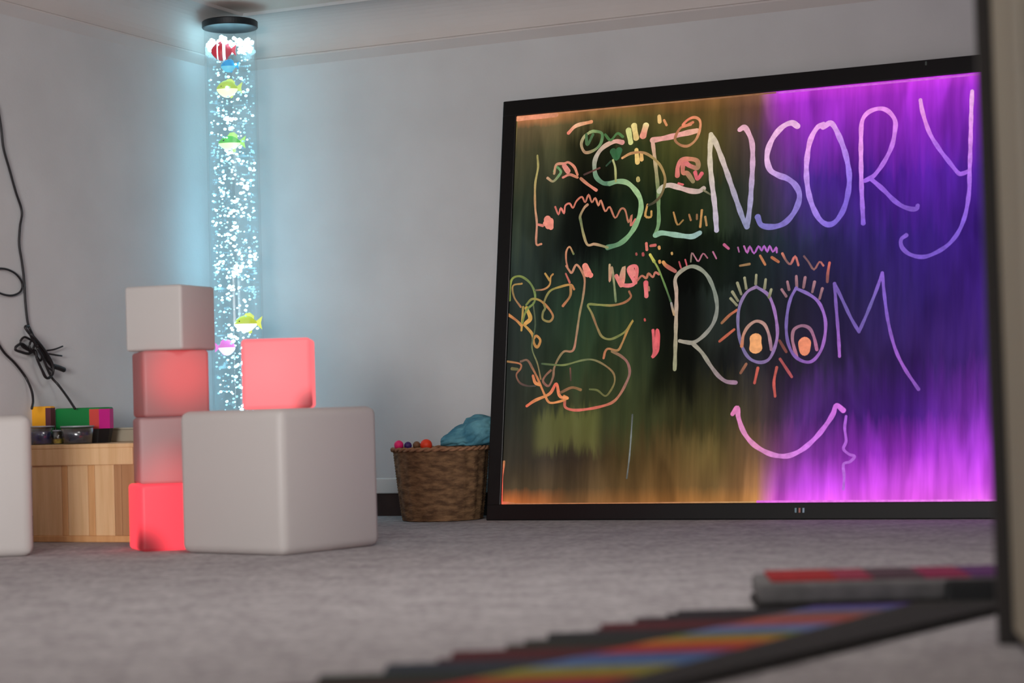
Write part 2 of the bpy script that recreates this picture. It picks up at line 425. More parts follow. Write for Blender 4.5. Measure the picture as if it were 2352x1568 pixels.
def ink_mesh(name, strokes, label=None, smooth_seg=7, parent=None, soft=False):
    verts = []; faces = []; cols = []
    for zone, wpx, colors, pts in strokes:
        zx, zy, zs = ZONES[zone]
        P = [tuple(float(t) for t in q.split(',')) for q in pts.split()]
        P = [Vector((*on_board(zx + x/zs, zy + y/zs), 0)) for x, y in P]
        layer[0] += 1; z = PANE_Z + 0.0006 + (layer[0] % 14)*0.00012
        hw = wpx*0.00158/2*(0.9 if wpx <= 8 else 1.0)
        if len(P) == 1:        # a dot or filled patch
            P = [P[0] + Vector((0, -hw*0.3, 0)), P[0] + Vector((0, hw*0.3, 0))]
        C = catmull(P, 3 if soft else smooth_seg)
        tot = sum((C[i+1]-C[i]).length for i in range(len(C)-1)) or 1e-6
        # round end caps: extend with shrinking widths
        d0_ = (C[0]-C[1]).normalized(); d1_ = (C[-1]-C[-2]).normalized()
        line = [(C[0] + d0_*hw*math.sin(a), hw*math.cos(a)) for a in (PI/2*0.97, 1.1, 0.65, 0.3)] + [(c, hw) for c in C] + [(C[-1] + d1_*hw*math.sin(a), hw*math.cos(a)) for a in (0.3, 0.65, 1.1, PI/2*0.97)]
        base = len(verts); s = 0
        for i, (c, wd) in enumerate(line):
            a = line[max(i-1, 0)][0]; b_ = line[min(i+1, len(line)-1)][0]
            d = (b_ - a); d = d.normalized() if d.length > 1e-9 else Vector((1, 0, 0))
            nrm = Vector((-d.y, d.x, 0))
            if i: s += (c - line[i-1][0]).length
            wv = wd*(1 + 0.10*math.sin(s*90 + layer[0]))
            for k in (-1, 1): verts.append((c.x + nrm.x*wv*k, c.y + nrm.y*wv*k, z))
            t = min(1, s/tot)*(len(colors)-1); j = min(int(t), len(colors)-2) if len(colors) > 1 else 0
            c0 = lin(colors[j]); c1 = lin(colors[min(j+1, len(colors)-1)]); f_ = t-j
            cc = tuple(c0[q]*(1-f_) + c1[q]*f_ for q in range(3))
            g_ = sum(cc)/3; cc = tuple(q*0.88 + g_*0.12 for q in cc)
            cols += [cc, cc]
        for i in range(len(line)-1):
            faces.append((base+2*i, base+2*i+2, base+2*i+3, base+2*i+1))
    me = bpy.data.meshes.new(name); me.from_pydata(verts, [], faces)
    ca = me.color_attributes.new('ink', 'FLOAT_COLOR', 'POINT')
    for i, c in enumerate(cols): ca.data[i].color = (*c, 1)
    # a film of ink with a little thickness
    bm = bmesh.new(); bm.from_mesh(me); bmesh.ops.recalc_face_normals(bm, faces=bm.faces[:])
    for f_ in bm.faces:
        if f_.normal.z < 0: f_.normal_flip()
    bm.to_mesh(me); bm.free()
    o = link(name, me, m_ink, parent or pane)
    if label: o['label'] = label
    return o
def each(name, strokes, label=None, seg=7):
    for s_ in strokes: ink_mesh(name, [s_], label, seg)
def blob_pts(zone, cx, cy, rx, ry):
    """zigzag fill for a coloured-in patch"""
    n = 7
    return ' '.join(f'{cx + (rx*0.75*math.sqrt(max(0,1-(2*i/n-1)**2)))*(1 if i%2 else -1):.0f},{cy-ry+2*ry*i/n:.0f}' for i in range(n+1))

ink_mesh('letter_s', [
 (1, 11, [(240,150,140),(225,180,150),(190,175,155),(110,150,115),(80,130,95)], '1215,420 1150,410 1060,450 1000,510 965,590 965,680 985,740 1040,785 1100,790'),
 (1, 12, [(110,160,115),(170,205,140),(150,195,130),(130,180,120),(80,135,95)], '1100,790 1180,770 1260,785 1330,850 1375,930 1380,1030 1345,1140 1280,1250 1190,1330 1080,1365'),
 (1, 7, [(140,150,90),(200,150,110),(165,150,90),(110,125,75),(200,140,100)], '1080,1365 1010,1345 960,1335 900,1340 865,1250 840,1130 835,1080 870,1010 900,980')], 'green to pink capital S')
ink_mesh('letter_e', [
 (1, 13, [(250,180,140),(250,165,155),(245,165,150)], '1885,315 1750,345 1600,380 1485,400'),
 (1, 9, [(240,170,150),(200,170,120),(130,140,80),(110,150,90),(120,165,105)], '1485,400 1495,480 1515,640 1535,850 1540,1000 1540,1150 1510,1250'),
 (1, 12, [(140,190,150),(150,190,165),(150,185,180)], '1510,1255 1570,1235 1680,1250 1790,1265 1850,1265 1910,1235'),
 (1, 12, [(180,190,150),(225,190,175),(220,175,165),(200,175,160)], '1545,860 1580,820 1640,805 1720,825 1820,855 1900,860 1945,835'),
 (1, 5, [(150,140,100),(90,90,60)], '1945,850 2010,890')], 'pink and green capital E')
ink_mesh('letter_n', [
 (3, 12, [(190,180,205),(210,190,200),(220,200,175),(225,205,165)], '965,1210 950,1000 920,750 905,550 915,350'),
 (3, 12, [(225,205,165),(215,190,180),(175,165,190),(140,145,190)], '915,350 960,430 1040,640 1130,900 1200,1100 1240,1180'),
 (3, 12, [(140,145,190),(180,165,210),(225,170,205),(245,175,195)], '1240,1180 1265,1000 1280,800 1290,600 1285,430 1250,330 1215,285 1175,305')], 'pale pink capital N')
ink_mesh('letter_s', [
 (3, 13, [(255,185,245),(255,185,240),(245,185,240),(170,130,230),(145,120,225),(125,105,205),(120,115,200)], '1695,275 1640,245 1560,280 1480,370 1430,480 1420,580 1450,670 1520,715 1600,745 1670,800 1710,880 1700,970 1650,1070 1570,1150 1470,1180 1370,1165 1335,1090')], 'lilac capital S')
ink_mesh('letter_o', [
 (3, 12, [(255,165,255),(255,160,255),(205,145,255),(175,130,250),(130,95,235),(125,85,230),(160,110,255),(200,130,255),(255,165,255)], '1930,260 1870,290 1810,400 1780,560 1775,720 1795,880 1840,1020 1900,1120 1970,1160 2040,1130 2110,1020 2150,870 2160,720 2130,540 2070,370 2000,250 1925,285')], 'purple capital O')
ink_mesh('letter_r', [
 (4, 10, [(125,75,225),(190,110,255),(250,150,255),(255,140,255),(245,130,255),(200,100,250),(170,85,250)], '905,1619 890,1300 885,1050 885,850 895,700 950,620 1050,585 1130,610 1190,690 1190,790 1160,930 1090,1070 1010,1180 960,1215 920,1235'),
 (4, 10, [(170,85,250),(135,70,225),(125,65,210)], '970,1215 1080,1310 1180,1410 1260,1465 1340,1490 1385,1485 1395,1460')], 'violet capital R')
ink_mesh('letter_y', [
 (4, 9, [(250,160,245),(245,130,250),(190,95,255),(165,80,250),(170,80,245)], '1420,510 1440,620 1500,800 1590,950 1690,1080 1760,1165 1800,1170 1860,1145'),
 (0, 9, [(255,180,250),(240,140,255),(180,95,255),(130,75,235),(115,65,215),(130,75,220)], '2233,210 2231,260 2229,340 2227,400 2226,440 2218,490 2203,530 2180,560 2150,580 2120,590 2090,584 2072,568 2070,550 2082,540')], 'tall purple capital Y')
ink_mesh('letter_r', [
 (2, 9, [(150,150,110),(170,155,125),(195,160,140),(150,150,125),(130,140,125),(140,140,130),(165,155,135)], '1685,1050 1690,900 1695,700 1700,500 1700,350 1690,240 1740,170 1830,125 1910,145 1980,210 2030,310 2060,420 2065,520 2040,620 1990,700 1920,770 1850,810 1780,805 1730,795'),
 (2, 9, [(165,155,135),(150,145,125),(150,130,130),(165,120,150)], '1850,820 1930,900 2010,1020 2080,1110 2150,1160 2235,1170')], 'grey green capital R')
ink_mesh('letter_o', [
 (5, 8, [(160,120,170),(130,110,165),(110,100,150),(130,105,165),(150,105,170),(165,105,190),(135,110,165)], '930,465 850,510 790,610 765,740 775,900 810,1020 870,1110 960,1145 1040,1120 1090,1030 1120,900 1110,760 1080,630 1030,530 930,465')], 'mauve O drawn as an eye')
ink_mesh('letter_o', [
 (5, 8, [(130,95,185),(115,90,175),(110,80,160),(150,80,190),(165,90,200),(150,90,200),(120,95,180)], '1290,475 1240,570 1210,700 1200,850 1220,980 1270,1080 1350,1135 1430,1135 1500,1060 1540,950 1555,800 1530,680 1480,590 1400,530 1290,480')], 'purple O drawn as an eye')
ink_mesh('letter_m', [
 (5, 8, [(175,85,210),(130,75,185),(115,80,185)], '1680,1090 1670,900 1650,650 1635,435'),
 (5, 8, [(120,80,190),(105,80,175),(110,75,180)], '1635,435 1700,570 1780,740 1855,870'),
 (5, 8, [(110,75,180),(105,85,180),(140,80,220)], '1855,870 1930,700 2010,500 2065,340'),
 (5, 8, [(140,80,220),(120,75,205),(135,70,200),(165,70,215),(130,60,190)], '2065,340 2085,550 2120,790 2180,1020 2260,1190 2352,1330 2392,1388')], 'purple capital M')
for lab, iris, icol, pc in (('orange pupil looking down in the left eye', '800,1000 815,900 860,820 930,775 1000,800 1040,880 1060,980 1065,1030', [(215,120,70),(190,140,120),(190,140,130),(160,110,140)], (925, 975, 58, 88, (255,168,92))),
                            ('salmon pupil looking down in the right eye', '1300,1110 1270,1010 1255,930 1270,850 1340,815 1410,840 1450,920 1475,1030', [(190,100,140),(170,110,130),(150,95,130),(190,100,150)], (1365, 1000, 52, 84, (255,140,92)))):
    cx, cy, rx, ry, cc = pc
    ink_mesh('pupil', [(5, 8, icol, iris)] + [(5, 2*rx/3.92*s_, [cc], f'{cx},{cy-ry*k:.0f} {cx+1},{cy+ry*k:.0f}') for s_, k in ((1.0, 0.38), (0.8, 0.5), (0.5, 0.66))], lab)
for lab, lst, cc in (('eyelashes', ['825,385 840,480','930,360 925,440','1015,400 1005,480','1065,490 1045,560','760,430 795,530','715,510 765,590','700,570 755,630'], (165,160,120)),
                     ('eyelashes', ['1160,490 1200,550','1210,420 1225,490','1290,370 1295,470','1370,380 1355,470','1455,420 1435,510','1525,480 1500,570'], (180,120,135))):
    each('eyelash', [(5, 7, [cc, tuple(int(x*0.8) for x in cc)], s_) for s_ in lst])
each('dash', [(5, 7, [(215,100,55),(150,95,50)], '755,675 690,720 620,790'), (5, 7, [(205,90,50),(190,80,45)], '730,850 600,955'), (5, 7, [(110,50,40),(130,55,45)], '1140,950 1200,1050'),
 (5, 7, [(160,95,60),(140,80,50)], '840,1160 790,1240'), (5, 7, [(215,85,60),(205,70,55)], '945,1195 915,1330'), (5, 7, [(190,75,60),(215,75,65),(200,70,60)], '1115,1190 1090,1320 1100,1450'), (5, 7, [(170,60,60),(185,65,75)], '1145,1115 1250,1275')], 'orange marker dashes round the eyes')
ink_mesh('smile', [(7, 11, [(235,110,180),(235,130,195),(235,135,190),(225,120,225),(225,105,250),(210,90,235),(225,95,240)], '105,370 140,325 150,400 190,510 260,600 360,665 460,695 550,690 650,640 750,550 830,450 880,370 905,305 960,345')], 'pink curved smile')
ink_mesh('squiggle', [(7, 7, [(175,70,225),(190,75,235),(180,70,220),(190,80,230),(200,90,240)], '980,390 970,480 980,580 960,640 1000,680 1045,700 1010,740 960,760 965,850 960,950')], 'purple squiggle under the smile')
each('zigzag', [(5, 4, [(110,110,80),(190,110,130),(170,90,110)], '340,240 350,160 380,200 410,235 450,165 490,205'), (5, 4, [(190,100,140)], '540,150 570,210'), (5, 7, [(200,80,130)], '640,85 680,120'), (5, 4, [(170,90,150)], '765,110 775,150'),
 (5, 5, [(190,90,170),(175,80,200),(190,90,200)], '820,100 850,160 870,100 910,165 950,100 980,140 1000,95 1030,150 1050,95 1080,150 1110,110 1115,155')], 'magenta zigzag above the word ROOM', 3)
each('zigzag', [(5, 6, [(150,110,60)], '785,275 870,260'), (5, 6, [(205,120,60)], '965,185 1010,265'), (5, 7, [(190,100,50)], '1070,200 1130,240'), (5, 6, [(225,120,90),(110,80,80),(225,110,100),(200,100,90)], '1165,165 1200,230 1240,260 1280,190 1310,270'),
 (5, 5, [(110,70,80),(140,90,90),(200,100,90)], '1360,190 1400,240 1450,310 1500,240 1535,275'), (5, 7, [(240,100,80),(190,90,80),(130,70,70)], '1590,250 1575,340 1570,420')], 'broken orange zigzag above the eyes', 3)
each('line', [(1, 6, [(150,140,70),(190,170,90),(200,145,85),(210,140,110),(210,130,90)], '450,540 455,650 430,800 430,1000 445,1150 440,1330 485,1335'), (1, 7, [(225,120,100)], '460,1160 500,1170')], 'upright yellow pen line at the left')
ink_mesh('patch', [(1, 17, [(250,140,115)], '540,1110 548,1170'), (1, 12, [(250,140,115)], '520,1150 572,1120 572,1185')], 'small filled salmon square')
ink_mesh('bug_doodle', [(1, 7, [(210,150,110),(120,160,100),(90,160,90)], '540,740 590,770 640,720 660,680 620,640 600,680'), (1, 7, [(190,150,100),(240,140,110),(225,130,90)], '600,700 620,620 690,610 730,600 780,640 810,710'),
 (1, 7, [(240,130,110),(200,120,80)], '680,735 740,710 810,735'), (1, 12, [(245,140,120)], '690,630 725,680'), (1, 8, [(190,120,80),(235,130,100)], '840,745 900,795 980,850'), (1, 5, [(60,35,30),(110,55,45)], '870,710 1010,650')], 'small pink and green bug shape')
ink_mesh('zigzag', [(1, 5, [(210,100,80),(240,120,100),(215,110,80),(200,110,80),(220,130,90),(210,120,85),(190,110,75),(200,120,80),(225,110,95)], '610,1000 640,1070 660,1010 690,1060 700,990 740,970 770,1010 800,950 850,910 880,960 910,890 940,960 970,920 1000,990 1020,940 1060,1040 1100,1000 1150,1100 1200,1020 1240,1030 1270,1140 1300,1070 1290,1170 1330,1110')], 'orange zigzag across the first S', 4)
each('top_doodle', [(1, 9, [(255,120,90),(255,190,140),(240,150,90)], '730,335 800,270 935,235'), (1, 8, [(175,180,110),(180,160,110),(190,140,100),(110,150,90),(80,130,70),(150,170,100)], '920,330 870,370 845,440 880,510 960,490 1020,430 1030,340 960,320 920,330'),
 (1, 8, [(70,110,60)], '890,350 900,440 950,350'), (1, 7, [(60,110,50),(80,130,60)], '1060,350 1110,400 1170,340 1220,370'), (1, 13, [(225,225,130)], '1270,310 1290,420'), (1, 14, [(250,225,130),(240,200,110)], '1320,270 1340,380'),
 (1, 16, [(255,235,150),(250,150,120)], '1425,270 1400,360'), (1, 11, [(245,200,100)], '1340,490 1350,600'), (1, 9, [(240,180,90)], '1385,520 1388,575'), (1, 9, [(255,200,110)], '1545,185 1550,235'), (1, 6, [(240,150,80)], '1590,220 1612,265')])
ink_mesh('kite_doodle', [(1, 15, [(36,96,48),(40,105,55)], '1130,500 1160,560 1185,490'), (1, 5, [(30,70,40)], '1110,590 1070,630'), (1, 6, [(190,190,120),(170,170,90)], '1130,580 1150,650 1155,770')], 'green filled triangle with a tail')
ink_mesh('arc', [(1, 7, [(230,160,90),(190,130,70),(170,140,70),(180,140,70),(120,100,50),(50,50,30)], '1215,560 1290,520 1390,510 1470,545 1550,620 1595,720 1595,800 1560,900 1500,960 1450,985'), (1, 10, [(190,170,90)], '1355,745 1357,760')], 'brown arc round the first letters')
ink_mesh('spiral_doodle', [(1, 7, [(240,130,80),(225,120,70),(170,110,60),(190,120,70),(210,140,80),(240,150,95),(250,150,90),(255,120,80),(250,150,100)], '1850,240 1790,270 1740,290 1705,340 1690,400 1740,445 1810,450 1880,390 1915,290 1910,220 1860,195 1800,220 1760,270 1830,260')], 'orange loop on top of the E')
ink_mesh('scribble', [(1, 11, [(225,110,90),(240,120,110),(220,130,90),(170,130,80),(235,110,110),(220,120,90),(150,130,80)], '1710,720 1715,640 1750,580 1830,570 1890,590 1890,650 1820,630 1770,600 1760,690 1800,700 1850,770'), (1, 9, [(235,90,100)], '1870,690 1890,750 1930,700'), (1, 6, [(230,90,90)], '1720,790 1760,800')], 'dense pink scribble inside the E')
each('scribble', [(1, 6, [(205,150,60)], '1440,980 1420,1080 1470,1090 1475,1040'), (1, 5, [(200,140,60),(150,110,40)], '1675,1050 1710,1160 1760,1120'), (1, 5, [(170,110,50)], '1815,1070 1830,1120'), (1, 5, [(150,100,50)], '1885,1070 1885,1110'), (1, 6, [(200,140,60)], '1930,1030 1915,1180'), (1, 6, [(190,140,70)], '1960,1090 1972,1165')], 'tiny orange scratches inside the E', 3)
each('dot', [(1, 8, [(225,110,90)], '1430,1330 1435,1385'), (1, 8, [(210,90,80)], '1470,1350 1510,1345'), (1, 6, [(170,70,60)], '1340,1420 1342,1430'), (1, 7, [(180,60,60)], '1400,1420 1402,1435'), (1, 7, [(220,150,70)], '1545,1360 1548,1375'), (1, 6, [(200,150,70)], '1660,1415 1662,1425'),
 (5, 8, [(220,150,50)], '60,235 62,245'), (5, 9, [(230,160,60),(190,90,60),(180,90,80)], '95,245 120,275 200,325'), (2, 6, [(190,60,50)], '1415,600 1417,610'), (5, 4, [(190,60,70)], '235,240 252,295'), (5, 4, [(200,70,80)], '290,220 305,275')], 'red or orange marker dot')
ink_mesh('stick_doodle', [(1, 5, [(90,120,60),(210,140,90),(200,120,80),(190,110,80)], '775,1425 740,1360 710,1400 708,1480 720,1540'), (2, 6, [(200,120,85),(210,140,100),(190,120,80),(170,130,90),(150,130,80),(170,130,90),(190,120,90),(140,120,70),(140,100,70),(150,90,70),(140,90,60)], '710,120 735,160 760,180 800,110 850,170 875,250 860,400 830,550 800,750 780,860 750,890 690,890 640,950 600,1040 590,1120 550,1200 500,1160 520,1110 570,1060'), (2, 17, [(255,140,115)], '880,125 905,190'), (2, 12, [(250,125,105)], '915,190 930,205')], 'long brown line running down the left side')
ink_mesh('scribble', [(2, 6, [(190,160,110),(210,140,110),(150,150,100),(110,130,80)], '1100,110 1100,260 1120,130 1140,280 1155,440'), (2, 9, [(235,120,110),(240,130,110),(200,160,120),(230,110,110),(250,120,120),(245,110,110),(240,110,100)], '1160,210 1210,300 1230,130 1200,280 1320,280 1270,150 1340,130 1335,270'), (2, 16, [(250,130,120)], '1290,150 1310,190'), (2, 6, [(200,100,80),(190,110,70),(210,110,90)], '1350,250 1390,210 1430,230 1450,190 1490,220 1510,180 1545,195')], 'pink scribble over green strokes')
ink_mesh('line', [(2, 8, [(220,200,60),(190,190,60)], '1465,20 1500,80'), (2, 5, [(160,170,60),(100,140,60),(60,90,50)], '1500,80 1540,150 1600,300 1650,440'), (2, 6, [(140,140,140),(190,150,100)], '1655,455 1680,560')], 'slanting green line left of the R')
ink_mesh('patch', [(2, 11, [(235,85,95),(240,110,110)], '1425,270 1430,390'), (2, 5, [(180,110,80)], '1450,310 1455,340')], 'red dash between the doodles')
ink_mesh('patch', [(2, 8, [(235,80,90),(215,80,85),(235,70,80),(240,90,95)], '1490,700 1500,880 1485,940 1530,880 1540,760 1525,700 1515,860')], 'red tapering scribble below the dash')
ink_mesh('smile_doodle', [(2, 6, [(160,90,50),(175,105,55),(140,140,60),(130,140,60),(150,100,60),(140,130,60),(120,130,55),(170,140,50),(190,130,50),(170,120,60),(200,110,60)], '1275,350 1290,400 1230,450 1120,475 1000,470 905,470 940,550 990,680 1030,755 1100,780 1180,750 1250,700 1310,610 1260,700 1210,820 1170,880 1090,865 1060,890 1045,950'),
 (2, 7, [(140,110,60),(150,90,80),(150,100,85),(190,110,70),(215,90,65),(230,100,80),(200,90,60)], '1120,890 1200,930 1260,990 1280,1080 1250,1170 1190,1280 1120,1350 1000,1390 850,1415 760,1415 700,1390 695,1330')], 'brown doodle of a face in profile')
ink_mesh('loop_doodle', [(2, 5, [(60,85,50),(120,130,60),(110,120,70),(150,110,60),(120,110,45),(90,100,40)], '490,1000 600,1010 700,1010 850,970 950,965 1050,1010 1130,1080 1145,1160 1110,1240 1060,1290 990,1240 920,1230'), (2, 4, [(120,70,50),(70,45,35)], '745,1040 750,1150')], 'thin olive loop low on the left')
ink_mesh('loop_doodle', [(2, 6, [(120,140,50),(140,150,50),(110,130,60),(120,140,60),(130,140,50)], '200,430 205,300 230,230 300,215 380,270 425,360 420,450 350,520 310,640'), (2, 5, [(190,140,50),(150,120,60),(170,110,60)], '310,280 230,300 240,400 300,490'),
 (2, 5, [(70,80,60),(190,120,70),(200,140,50),(190,130,50)], '430,340 510,330 560,290 570,220 590,195'), (2, 6, [(190,140,50)], '520,190 560,250'), (2, 6, [(110,130,50),(160,140,50),(190,120,50),(190,120,60),(150,130,60),(120,120,60),(130,120,60),(150,140,50),(190,140,50),(200,120,50)], '350,470 400,420 470,430 540,490 590,570 560,620 500,600 500,540 520,500 510,450 560,350 650,310 750,290 780,330'),
 (2, 7, [(190,130,60),(160,110,50),(190,110,60)], '750,300 745,390 680,480'), (2, 7, [(220,140,50),(190,110,50),(210,140,50)], '190,560 260,610 310,660'), (2, 6, [(170,140,50),(200,150,50)], '320,490 305,700'), (2, 10, [(195,160,45),(225,160,60)], '350,500 385,590 340,640'), (2, 7, [(205,150,50),(190,130,45),(200,130,50)], '330,650 400,730 420,820 450,850 475,790 440,750 410,780'), (2, 5, [(200,90,70)], '705,190 740,270')], 'tangle of yellow loops at the left edge')
ink_mesh('line', [(2, 4, [(90,95,60),(60,80,50),(110,120,70),(150,110,60)], '410,450 430,650 400,850 450,1000 480,1140')], 'thin green line down from the loops')
ink_mesh('knot_doodle', [(2, 5, [(150,110,50),(190,110,60),(150,90,60),(90,60,50),(60,60,50)], '180,980 290,1000 300,1040 260,1100 290,1170 360,1200 430,1200'), (2, 8, [(110,100,50)], '220,1045 270,1050'), (2, 6, [(120,90,70),(140,90,60),(210,120,50),(225,130,60),(235,140,60),(220,130,50)], '300,980 360,970 410,1050 450,1130 480,1200 520,1290 560,1350 650,1340 720,1310 690,1290'),
 (2, 8, [(240,90,50),(225,130,60),(230,140,60),(235,90,60),(240,120,60),(250,150,70)], '355,1380 430,1330 560,1270 620,1180 650,1290 720,1310'), (2, 8, [(220,110,60),(230,140,60)], '410,1110 430,1170 470,1190'), (2, 7, [(120,80,45),(150,95,50),(140,100,45)], '660,1260 760,1215 840,1235')], 'bright orange tangled knot low on the left')
ink_mesh('streak', [(0, 4, [(70,76,72),(130,136,134),(84,84,76)], '1453,952 1450,1000 1446,1050 1440,1098')], 'thin pale upright scratch')  # thin pale line drawn on the pane
# LED light caught along the pane's edges
ink_mesh('edge_glow', [(0, 12, [(255,160,105),(255,150,105),(225,140,90)], '1190,273 1278,264'), (0, 4, [(200,125,75),(170,115,65),(150,95,50)], '1285,260 1400,249 1500,239 1600,230 1782,213'), (0, 5, [(130,110,50),(50,50,30)], '1187,280 1184,360')], 'orange edge glow at the top left')
ink_mesh('edge_glow', [(0, 5, [(215,70,235),(225,70,240),(215,70,235)], '1790,213 1900,203 2000,194 2150,180 2262,169')], 'magenta edge glow along the top right')
ink_mesh('edge_glow', [(0, 7, [(190,120,60),(255,90,60),(255,70,40)], '1158,1060 1153,1100 1152,1150'), (0, 8, [(255,95,55),(200,120,60)], '1155,1155 1180,1157'), (0, 4, [(205,120,65),(190,115,60),(200,130,70),(215,160,90)], '1180,1157 1400,1156 1600,1154 1740,1153')], 'orange edge glow at the bottom left')
ink_mesh('edge_glow', [(0, 6, [(245,90,240),(255,100,255),(255,110,255)], '1740,1152 1900,1151 2100,1150 2300,1149')], 'pink edge glow along the bottom right')
# small control marks on the lower bezel
for px, c in ((1829, (90,110,120)), (1838, (130,80,70)), (1847, (110,125,140))):
    x, y = on_board(px, 1172)
    box('button_light', (x-0.003, x+0.003, y-0.008, y+0.008, -0.002, 0.001), mat('button_%d' % px, c, 0.4, emit=c, es=0.6), board)
x, y = on_board(2128, 147)
box('logo_mark', (x-0.003, x+0.003, y-0.007, y+0.007, -0.002, 0.001), mat('grey_mark', (80, 90, 85), 0.4), board)
# ------------------------------------------------------------------ bubble tube
TP = Vector((-1.082, 7.85, 0))
TR = 0.103
tube = thing('bubble_tube', 'tall clear water column of glowing white bubbles standing in the corner', 'bubble lamp', Matrix.Translation(TP))
m_ring = mat('black_cap', (10, 20, 26), 0.45)
m_capu = mat('teal_cap_underside', (60, 140, 175), 0.3)
def thin_clear(name, tint, gloss=0.08, rough=0.05):
    m = bpy.data.materials.new(name); m.use_nodes = True; nt = m.node_tree; N = nt.nodes
    N.remove(N['Principled BSDF']); out = N['Material Output']
    t = N.new('ShaderNodeBsdfTransparent'); t.inputs[0].default_value = (*tint, 1)
    g = N.new('ShaderNodeBsdfGlossy'); g.inputs['Roughness'].default_value = rough
    lw = N.new('ShaderNodeLayerWeight'); lw.inputs['Blend'].default_value = 0.25
    mr = N.new('ShaderNodeMath'); mr.operation = 'MULTIPLY_ADD'; mr.inputs[1].default_value = 0.35; mr.inputs[2].default_value = gloss*0.3
    nt.links.new(lw.outputs['Facing'], mr.inputs[0])
    mx = N.new('ShaderNodeMixShader'); nt.links.new(mr.outputs[0], mx.inputs[0]); nt.links.new(t.outputs[0], mx.inputs[1]); nt.links.new(g.outputs[0], mx.inputs[2])
    nt.links.new(mx.outputs[0], out.inputs['Surface']); return m
m_acr = thin_clear('clear_acrylic', (0.985, 0.995, 1.0), 0.03)
m_water = thin_clear('water', (0.94, 0.975, 0.985), 0.0)
TOP = 1.935
bm = bmesh.new(); add_lathe(bm, [(TR, 0.10), (TR, TOP+0.01)], 64, close=False)
obj('tube_wall', bm, m_acr, tube, smooth=True)
bm = bmesh.new(); add_lathe(bm, [(TR-0.008, 0.11), (TR-0.008, TOP-0.055)], 64)
nw = m_water.node_tree; mxs = nw.nodes['Mix Shader']; em = nw.nodes.new('ShaderNodeEmission')
em.inputs[0].default_value = (*lin((170, 225, 240)), 1); em.inputs[1].default_value = 0.05      # water lit by the lamp below
ads = nw.nodes.new('ShaderNodeAddShader'); nw.links.new(mxs.outputs[0], ads.inputs[0]); nw.links.new(em.outputs[0], ads.inputs[1])
nw.links.new(ads.outputs[0], nw.nodes['Material Output'].inputs['Surface'])
wat = obj('water', bm, m_water, tube)
bm = bmesh.new(); add_lathe(bm, [(0.02, 0), (0.15, 0), (0.155, 0.01), (0.155, 0.09), (0.145, 0.105), (0.02, 0.105)], 48)
obj('base', bm, mat('white_base', (205, 205, 205), 0.4), tube, smooth=False)
bm = bmesh.new(); add_lathe(bm, [(0.002, TOP+0.013), (TR-0.001, TOP+0.013), (TR-0.001, TOP+0.020), (0.002, TOP+0.020)], 48)
cap = obj('cap', bm, m_capu, tube)
bm = bmesh.new(); add_lathe(bm, [(TR-0.002, TOP+0.012), (TR+0.005, TOP+0.012), (TR+0.007, TOP+0.015), (TR+0.007, TOP+0.036), (TR+0.002, TOP+0.040), (0.01, TOP+0.040), (0.01, TOP+0.026), (TR-0.002, TOP+0.022)], 64)
obj('cap_ring', bm, m_ring, cap)
# bubbles: bright in the lamp's own light
m_bub = mat('lit_bubble', (235, 250, 255), 0.2, emit=(150, 228, 255), es=9.8)
m_foam = mat('lit_foam', (225, 250, 255), 0.4, emit=(180, 238, 255), es=5.0)
random.seed(11)
bm = bmesh.new()
def place_bubble(z, r, bias=1.0, clump=None):
    a = random.random()*2*PI; q = (TR-0.014)*math.sqrt(random.random())*bias
    x, y = q*math.cos(a), q*math.sin(a)
    if clump: x = clump[0] + random.gauss(0, 0.012); y = clump[1] + random.gauss(0, 0.012)
    m_ = math.hypot(x, y); lim = TR-0.012-r
    if m_ > lim: x *= lim/m_; y *= lim/m_
    add_ball(bm, (x, y, z), r, 1, (1.12, 1.12, 0.85))
for k in range(430):
    z = 0.16 + 1.70*random.random()
    dens = 1.0 if 0.85 < z < 1.55 else 0.62
    if random.random() > dens: continue
    place_bubble(z, random.choice((0.0030, 0.0040, 0.0050, 0.0060)), 1.0 if z > 1.0 else 0.85)
for c in range(34):
    z0 = 0.2 + 1.4*random.random(); a = random.random()*2*PI; q = random.random()*0.078
    for k in range(random.randint(3, 8)):
        place_bubble(z0 + random.gauss(0, 0.016), random.uniform(0.004, 0.0085), clump=(q*math.cos(a), q*math.sin(a)))
bub_bm = bm
bm = bmesh.new()
for k in range(620):
    place_bubble(0.14 + 1.74*random.random(), random.choice((0.0026, 0.0034, 0.0042, 0.0052)), 1.06)
bd = obj('bubbles', bm, mat('dim_bubble', (215, 240, 248), 0.2, emit=(150, 220, 240), es=0.75), tube, smooth=True); bd['kind'] = 'stuff'
bm = bub_bm
bub = obj('bubbles', bm, m_bub, tube, smooth=True); bub['kind'] = 'stuff'
bm = bmesh.new()
for k in range(130):
    a = random.random()*2*PI; q = (TR-0.009)*(random.random()**0.3)
    add_ball(bm, (q*math.cos(a), q*math.sin(a), TOP-0.050 + random.uniform(-0.026, 0.012)), random.uniform(0.006, 0.011), 1)
fo = obj('foam', bm, m_foam, tube, smooth=True); fo['kind'] = 'stuff'

